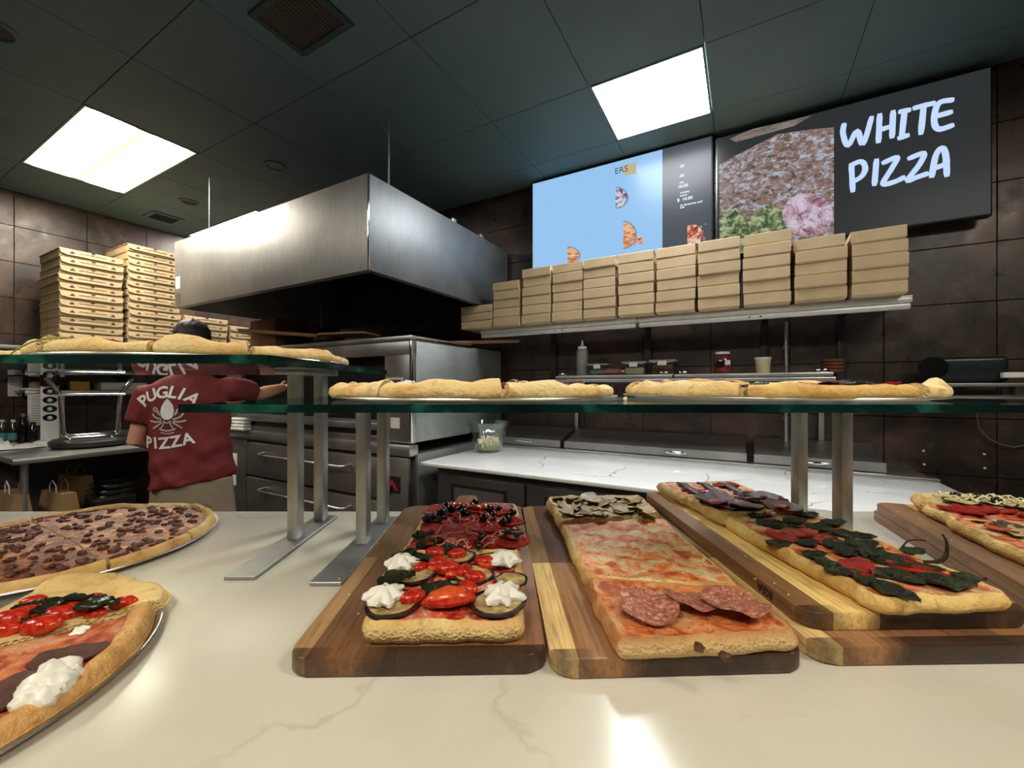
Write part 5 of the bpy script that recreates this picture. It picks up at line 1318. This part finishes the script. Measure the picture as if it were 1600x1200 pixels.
for px, py, s, r in ((645, 934, .82, .4), (731, 919, .80, -.6), (680, 864, .85, -.2), (714, 866, .8, .2), (657, 885, .6, 1), (700, 889, .9, .3), (757, 877, .8, -.3), (742, 902, .8, -.2), (726, 892, .8, 1.2), (683, 880, .8, .6)): ptop('tomato', v1, px, py, zt+.005, s, r)
ptop('wedge', v1, 701, 938, zt+.006, .98, .15); ptop('halftom', v1, 762, 880, zt+.004, .8, -.2); ptop('halftom', v1, 684, 886, zt+.003, .8, .2); ptop('halftom', v1, 712, 894, zt+.003, .8, .6)
for px, py, r in ((658, 874, -.3), (690, 918, .3), (634, 868, 1), (700, 858, .2), (620, 905, .5)): ptop('basil', v1, px, py, zt+.007, 1, r)
for px, py, s in ((602, 932, 1.0), (786, 930, 1.04), (627, 880, .98), (789, 874, .98)): ptop('ric', v1, px, py, zt+.007, s)
v2 = piece('pizza_slice', 'back piece of pan pizza with olives, red onion and roasted tomato', 'pizza', [(-.176, .656), (.009, .660), (.010, .93), (-.180, .92)], Z1, th, M['p_red'], 2, cut=(1, 0, 0, 0), wav=.004)
for px, py, s in ((696, 826, 1.1), (758, 824, 1.3), (735, 836, 1.2), (690, 845, 1.1), (800, 846, 1.1), (720, 845, 1), (680, 798, 1), (772, 800, 1.2), (728, 805, 1), (700, 838, 1), (745, 796, 1), (800, 815, 1), (770, 845, 1)): ptop('redslice', v2, px, py, zt, s)
for px, py in ((677, 809), (742, 786), (698, 791), (754, 840), (787, 816), (772, 806), (780, 796), (725, 801), (690, 803), (705, 797), (737, 792), (765, 797), (748, 854), (667, 812), (793, 812), (722, 795), (800, 802), (757, 811)): ptop('olive', v2, px, py, zt+.004, rr.uniform(.9, 1.15))
for px, py in ((714, 847), (750, 807), (775, 838), (684, 798), (720, 852), (730, 812), (790, 800), (705, 806), (760, 846), (700, 852), (740, 830), (770, 815), (690, 832), (800, 836)): ptop('ring', v2, px, py, zt+.005, rr.uniform(.8, 1.2), None, (rr.uniform(-.2, .2), rr.uniform(-.2, .2)))
for px, py in ((669, 843), (802, 832), (659, 834), (672, 850), (795, 838), (705, 798), (727, 803), (680, 812)): ptop('basil', v2, px, py, zt+.003, rr.uniform(.7, 1.0))
for px, py in ((708, 790), (742, 794), (724, 790), (757, 792)): ptop('wedge', v2, px, py, zt+.004, .6)
# ================================================================ pizza two: mushrooms, margherita, salami
s1 = piece('pizza_slice', 'front piece of pan pizza topped with three salami slices', 'pizza', [(.110, .4300), (.310, .4480), (.306, .545), (.103, .575)], Z1, .021, M['p_salami'], 4, cut=(1, 0, 0, 0), raise_=.004, wav=.004)
zt2 = Z1+.021
ptop('salami', s1, 1013, 948, zt2+.004, 1.0, .4, (.12, -.05)); ptop('salami', s1, 1080, 940, zt2+.002, .95, 1.2, (.08, .16)); ptop('salami', s1, 1145, 944, zt2+.006, 1.10, 2.2, (.12, .04))
for px, py in ((1133, 1022), (1093, 1008)): ptop('crumb', s1, px, py, zt2-.004, .9)
s2 = piece('pizza_slice', 'large margherita middle piece of pan pizza with melted cheese', 'pizza', [(.103, .580), (.306, .552), (.308, .835), (.098, .815)], Z1, .021, M['p_marg'], 5, cut=(0, 0, 0, 0), raise_=.002, wav=.004)
s3 = piece('pizza_slice', 'back piece of pan pizza covered with mushroom slices', 'pizza', [(.094, .80), (.300, .84), (.306, .99), (.082, .975)], Z1+.004, .024, M['p_mush'], 6, cut=(1, 0, 0, 1), wav=.006)
for k in range(46):
    u, v = rr.uniform(.05, .95), rr.uniform(.08, .95); p = (.094+u*.205, .815+v*.155)
    top('mush', s3, p, Z1+.028, rr.uniform(.9, 1.4), None, (rr.uniform(-.25, .25), rr.uniform(-.25, .25)))
ptop('basil', s3, 902, 796, Z1+.033, .5)
# ================================================================ pizza three: spinach
Z3 = KZ+.0215+.021+.0008; t3 = .020; zt3 = Z3+t3
p3 = piece('pizza_slice', 'front piece of pan pizza with dark spinach leaves and tomato', 'pizza', [(.424, .4800), (.590, .4860), (.583, .800), (.398, .775)], Z3, t3, M['p_spin'], 8, cut=(0, 0, 0, 0), wav=.006)
for px, py, s, r in ((1270, 867, .9, .2), (1315, 894, 1.0, -.3), (1394, 925, 1.1, -1.2), (1480, 912, 1.25, -.25), (1385, 897, 1.1, .2), (1214, 850, .9, 0), (1259, 849, .9, .4), (1345, 852, 1.2, .1), (1394, 879, 1.2, -.3), (1199, 819, 1.1, .1), (1277, 826, 1.2, .4), (1319, 837, 1.1, -.1), (1425, 862, .9, .2), (1510, 903, .8, -.3), (1320, 862, 1, .6), (1240, 815, 1.1, .2), (1300, 850, 1.1, 1), (1360, 865, 1.2, .5), (1440, 888, 1, -.4), (1285, 878, .9, 1.4), (1225, 824, 1, -.3), (1350, 905, .9, .8), (1180, 806, 1, .5), (1260, 806, 1, .2), (1300, 818, 1.1, .1), (1340, 838, 1, -.4), (1375, 868, 1.1, -.8), (1420, 905, 1, .1), (1450, 905, .9, .3)): ptop('spinach', p3, px+4, py-3, zt3+.0015, s*.80, r)
for px, py, s in ((1221, 836, .9), (1341, 884, 1.1), (1430, 886, 1), (1250, 830, 1.1), (1290, 842, .8), (1400, 868, .9), (1190, 797, 1)): ptop('redslice', p3, px, py, zt3+.002, s*.7, None, None, 1.6)
bm = BM(); q = pz(1477, 882, zt3); tube(bm, *smooth_pts([q+Vector((-.030, 0, .004)), q+Vector((-.010, 0, .004)), q+Vector((.001, 0, .012)), q+Vector((.002, 0, .030)), q+Vector((-.004, 0, .042))], [.0018, .003, .0026, .0018, .0012]), 8); obj('leaf_stem', bm, M['chili'], p3, world=True)
bm = BM(); q = pz(1410, 861, zt3); tube(bm, *smooth_pts([q+Vector((0, 0, .006)), q+Vector((.02, .01, .012)), q+Vector((.05, .015, .010))], [.0014, .0012, .0009]), 8); obj('leaf_stem', bm, M['chili'], p3, world=True)
p3c = piece('pizza_slice', 'middle piece of pan pizza with dark curled aubergine and tomato', 'pizza', [(.392, .778), (.578, .800), (.572, .930), (.384, .905)], Z3+.004, t3+.003, M['p_caprese'], 9, cut=(0, 1, 0, 1), wav=.007)
for k in range(9):
    u, v = rr.uniform(.1, .9), rr.uniform(.1, .85); top('eggdark', p3c, (.392+u*.18, .785+v*.12), zt3+.006, rr.uniform(.7, 1.05), None, (rr.uniform(-.15, .15), rr.uniform(-.15, .15)))
for k in range(7): top(rr.choice(('redslice', 'spinach')), p3c, (.40+rr.random()*.16, .80+rr.random()*.11), zt3+.009, .8)
p3b = piece('pizza_slice', 'back piece of pan pizza with long charred aubergine strips', 'pizza', [(.382, .910), (.570, .935), (.565, 1.06), (.366, 1.05)], Z3+.002, t3, M['p_marg'], 10, cut=(0, 1, 0, 1), wav=.006)
for k in range(3):
    bm = BM(); x = .42+.052*k; tube(bm, [(x, .93, zt3+.006), (x-.006, .97, zt3+.009), (x+.003, 1.01, zt3+.007), (x-.004, 1.04, zt3+.005)], [(.006, .002), (.010, .003), (.009, .003), (.004, .002)], 8)
    obj('aubergine_strip', bm, M['char'], p3b, world=True)
for k in range(5): top('redslice', p3b, (.39+rr.random()*.17, .94+rr.random()*.09), zt3+.003, .6)
# ================================================================ pizza four at the right edge
def loc4(u, v): d = Matrix.Rotation(A4, 2) @ Vector((u-.14, v-.28)); return (b4.location.x+d.x, b4.location.y+d.y)
A4p = [(.062, .02), (.262, .02), (.262, .20), (.055, .20)]
q1 = piece('pizza_slice', 'pan pizza piece with ham rounds and mushrooms at the right edge', 'pizza', [loc4(*p) for p in ((.045, .06), (.25, .05), (.25, .375), (.040, .375))], Z3, t3, M['p_spin'], 12, cut=(0, 0, 1, 0), wav=.006)
for k in range(10): top('pepp', q1, loc4(rr.uniform(.07, .23), rr.uniform(.08, .33)), zt3+.002, 1.0)
for k in range(26): top(rr.choice(('mush', 'mushd')), q1, loc4(rr.uniform(.06, .24), rr.uniform(.24, .36)), zt3+.002, rr.uniform(.6, .9), None, (rr.uniform(-.2, .2), 0))
q2 = piece('pizza_slice', 'pan pizza piece with red tomato slices at the right edge', 'pizza', [loc4(*p) for p in ((.050, .378), (.25, .378), (.25, .475), (.052, .475))], Z3, t3, M['p_veg'], 13, cut=(1, 0, 1, 0), wav=.006)
for k in range(9): top('redslice', q2, loc4(rr.uniform(.08, .23), rr.uniform(.395, .465)), zt3+.001, 1.0)
q3 = piece('pizza_slice', 'pan pizza piece with white onion rings and aubergine at the right edge', 'pizza', [loc4(*p) for p in ((.055, .478), (.25, .478), (.25, .570), (.070, .572))], Z3, t3+.003, M['p_mush'], 14, cut=(1, 0, 0, 0), wav=.006)
for k in range(7): top('egg', q3, loc4(rr.uniform(.08, .24), rr.uniform(.495, .56)), zt3+.003, .9)
for k in range(14): top('ringw', q3, loc4(rr.uniform(.09, .24), rr.uniform(.50, .56)), zt3+.007, rr.uniform(.7, 1.1), None, (rr.uniform(-.3, .3), rr.uniform(-.2, .2)))
for k in range(3): top('olive', q3, loc4(rr.uniform(.12, .22), rr.uniform(.5, .56)), zt3+.008, .9)
for bz_, lst, z_ in ((b1, ((530, 905), (560, 960), (590, 850), (545, 930), (600, 830)), BT), (b2, ((880, 830), (895, 888), (880, 985), (905, 868)), BT), (b3, ((1180, 905), (1210, 912), (1232, 930), (1165, 870), (1100, 800)), Z3), (b4, ((1385, 790), (1402, 800), (1437, 812), (1487, 845)), Z3)):
    for px, py in lst:
        p = pz(px, py, z_); bm = BM(); ell(bm, (0, 0, .0008), (.0016, .0012, .0010), None, 6, 4); o = obj('crumb', bm, M['onion_w'], None)
        m = wmat(bz_).inverted() @ Matrix.Translation((p.x, p.y, z_)); o.parent = bz_; o.location = m.to_translation()
# ================================================================ counter pans and pizzas at left
CA, RA = (-.86, .80), .236
zp = pan('round aluminium pan under the sausage pizza on the counter', CA, RA, KZ)
t_ = thing('pizza', 'round pizza covered in brown sausage crumbles at the far left of the counter', 'pizza', (CA[0], CA[1], zp))
cuts = [-2.70, -1.55, -.55, .05, .95, 1.75, 2.65, 3.583]
sl = []
for k in range(len(cuts)-1):
    a0, a1 = cuts[k], cuts[k+1]; sl.append(wedge('slice', t_, CA, RA-.006, a0+.008, a1-.008, zp, .013, M['p_meat'], 30+k, .022, .007, .010, over=.003, ))
rc = random.Random(9)
TM['crumbs'] = TM['crumb']
cnt = 0
while cnt < 290:
    a = rc.uniform(-PI, PI); r = RA*math.sqrt(rc.random())*.90
    if r > RA-.032: continue
    an = a if a >= cuts[0] else a+2*PI
    if not (cuts[0] <= an <= cuts[-1]): continue
    k = max(i for i in range(len(cuts)-1) if cuts[i] <= an)
    if min(an-cuts[k], cuts[k+1]-an)*r < .008: continue
    top('crumb', t_, (CA[0]+r*math.cos(a), CA[1]+r*math.sin(a)), zp+.0124, rc.uniform(.5, 1.2), rc.random()*6); cnt += 1
CB, RB = (-.648, .40), .235
zp = pan('round aluminium pan at the lower left holding the last slices', CB, RB, KZ)
RB2 = .228
sA = thing('pizza_slice', 'pizza slice with shiny cherry tomatoes and basil on the lower left pan', 'pizza', (CB[0]+.1, CB[1]+.1, zp))
wedge('crust', sA, CB, RB2+.010, math.radians(42), math.radians(99), zp+.004, .013, M['p_tomato'], 41, .050, .007, .05, over=.002)
zs = zp+.004+.0135
for px, py, s, r in ((193, 943, 1.0, .3), (140, 938, .9, 1), (122, 945, .8, .5), (105, 955, 1.1, .3), (88, 962, 1.2, .3), (65, 980, 1.3, .2), (52, 940, .9, .5), (38, 962, 1.2, .2), (15, 970, 1.3, .4), (8, 985, 1.2, .2), (80, 941, .8, 0), (115, 958, .9, .7), (150, 958, .8, .2)): ptop('tomato', sA, px, py, zs-.001, s*.82, r)
for px, py, s, r in ((108, 938, 1.0, .4), (152, 946, 1.0, .2), (45, 944, .6, 1), (84, 948, .8, .9), (60, 965, .6, .5)): ptop('basil', sA, px, py, zs+.008, s, r)
sB = thing('pizza_slice', 'pizza slice with ham, dark aubergine and a mound of burrata on the lower left pan', 'pizza', (CB[0]+.1, CB[1]-.05, zp))
wedge('crust', sB, CB, RB2+.002, math.radians(-78), math.radians(41), zp, .013, M['p_ham'], 43, .030, .010, .014, over=.002)
zs = zp+.0135
ptop('eggdark', sB, 108, 1024, zs, .62, .35, None, 1.5); ptop('eggdark', sB, 5, 1085, zs, .8, 1.5)
bm = BM()
for (px, py, s, h) in ((62, 1070, 1.0, .012), (82, 1055, 1.1, .016), (100, 1048, 1.0, .014), (50, 1085, .9, .010), (88, 1068, 1.1, .014), (110, 1055, .8, .010), (70, 1085, .9, .010), (40, 1092, .7, .008), (102, 1062, .8, .01)):
    p = pz(px, py, zs+.008); ell(bm, (p.x, p.y, zs+.006), (.016*s, .013*s, h), Euler((0, 0, rc.random()*3)), 18, 12, .25, px)
bmesh.ops.subdivide_edges(bm, edges=bm.edges, cuts=1)
for v in bm.verts: v.co.z += .002*noise.noise(v.co*130)
obj('burrata', bm, M['ricotta'], sB, world=True)
for px, py in ((132, 983), (120, 990), (128, 988), (124, 984)):
    p = pz(px, py, zs); bm = BM(); ell(bm, (p.x, p.y, zs+.001), (.007, .0045, .0025), Euler((0, 0, px)), 8, 6, .4, px); obj('cheese_bit', bm, M['ricotta'], sB, world=True)
# other slices of this pan, outside the frame
wedge('crust', thing('pizza_slice', 'plain tomato pizza slice on the lower left pan, outside the picture', 'pizza', (CB[0]-.1, CB[1]-.1, zp)), CB, RB2, math.radians(180), math.radians(255), zp, .013, M['p_ham'], 45, .028, .010)
# ================================================================ pans and pizzas on glass
def shelf_pizza(pl, sl_, c, r, z, seed, cuts_, mat, tops, hh_=.011, rimh=.010, lift=None, rims=None):
    zp = pan(pl, c, r, z, None, True)
    t_ = thing('pizza', sl_, 'pizza', (c[0], c[1], zp))
    for k in range(len(cuts_)-1):
        a0, a1 = cuts_[k]+.012, cuts_[k+1]-.012
        dz = (lift or {}).get(k, 0)
        wedge('slice', t_, c, r-.006, a0, a1, zp+dz, hh_, mat if not isinstance(mat, list) else mat[k % len(mat)], seed+k, .034, (rims[k] if rims else rimh), .03, over=.006+.006*noise.noise(Vector((k*1.7, seed, 0))))
    for kind, n, s0, s1, r0, r1, amin, amax in tops:
        for _ in range(n):
            a = rc.uniform(amin, amax); q = rc.uniform(r0, r1)*r
            top(kind, t_, (c[0]+q*math.cos(a), c[1]+q*math.sin(a)), zp+hh_+.001+rc.uniform(0, .006), rc.uniform(s0, s1), None, (rc.uniform(-.15, .15), rc.uniform(-.15, .15)))
    return t_
tau = 2*PI
shelf_pizza('round pan in the middle of the lower glass shelf', 'round pizza with thick golden crust in the middle of the lower glass shelf', (-.060, .735), .238, LZ1, 50, [-PI, -2.05, -1.35, -.62, .15, 1.1, 2.1, PI], M['p_shelf'], [('redslice', 12, .6, 1.0, .3, .8, -PI, PI), ('ric', 5, .5, .8, .55, .85, 2.2, 4.2), ('crumb', 18, .8, 1.4, .5, .85, -1.3, .2), ('basil', 4, .5, .8, .4, .8, 2, 4)], rims=[.012, .012, .0125, .006, .005, .012, .009], lift={4: .003, 5: .005})
shelf_pizza('round pan at the right of the lower glass shelf', 'round pizza with spinach and tomato slices at the right of the lower glass shelf', (.455, .757), .240, LZ1, 60, [-PI, -2.2, -1.25, -.45, .30, 1.1, 2.1, PI], [M['p_shelf'], M['p_spin']], [('spinach', 14, .5, .9, .45, .85, -2.6, 0), ('redslice', 12, .5, .9, .45, .85, -1.6, .6), ('basil', 5, .5, .8, .5, .8, -.5, .6), ('mush', 12, .5, .8, .4, .8, 2, 4)], rims=[.010, .008, .0115, .005, .008, .012, .010], lift={3: .002, 4: .006, 5: .007})
shelf_pizza('round pan on the upper glass shelf', 'round pizza with a puffy golden crust on the upper glass shelf', (-.600, .83), .250, UZ1, 70, [-PI, -2.4, -1.9, -1.25, -.75, -.1, .9, 2.0, PI], M['p_shelf'], [('redslice', 10, .6, 1.0, .4, .8, -2.6, -1), ('basil', 8, .6, 1.1, .5, .85, 2.4, 4.2), ('crumb', 16, .8, 1.3, .5, .85, -1, 0)], rims=[.008, .014, .010, .014, .010, .007, .010, .010], lift={6: .004})
shelf_pizza('round pan at the left end of the upper glass shelf', 'partly visible pizza at the left end of the upper glass shelf', (-1.13, .83), .250, UZ1, 80, [-PI, -2.0, -.9, .1, 1.2, 2.2, PI], M['p_shelf'], [('basil', 10, .6, 1.1, .5, .85, -1, 1)], rimh=.011)
bm = BM(); tube(bm, *smooth_pts([(-.700, .575, UZ1+.001), (-.692, .578, UZ1+.010), (-.680, .588, UZ1+.022), (-.665, .61, UZ1+.030), (-.650, .64, UZ1+.028)], [.0009, .0012, .0015, .0014, .001]), 8)
tag(obj('pepper_stem', bm, plain('green_stem', c3(150, 150, 80), .4)), 'thin pale green vegetable stem hanging over the crust at the upper left', 'stem')
p = py_(977, 621, .60); bm = BM(); ell(bm, (p.x, p.y, LZ1+.003), (.003, .003, .003), None, 8, 6, .3); tag(obj('crumb', bm, M['onion_w']), 'single pale crumb lying on the glass between the two shelf pans', 'crumb')
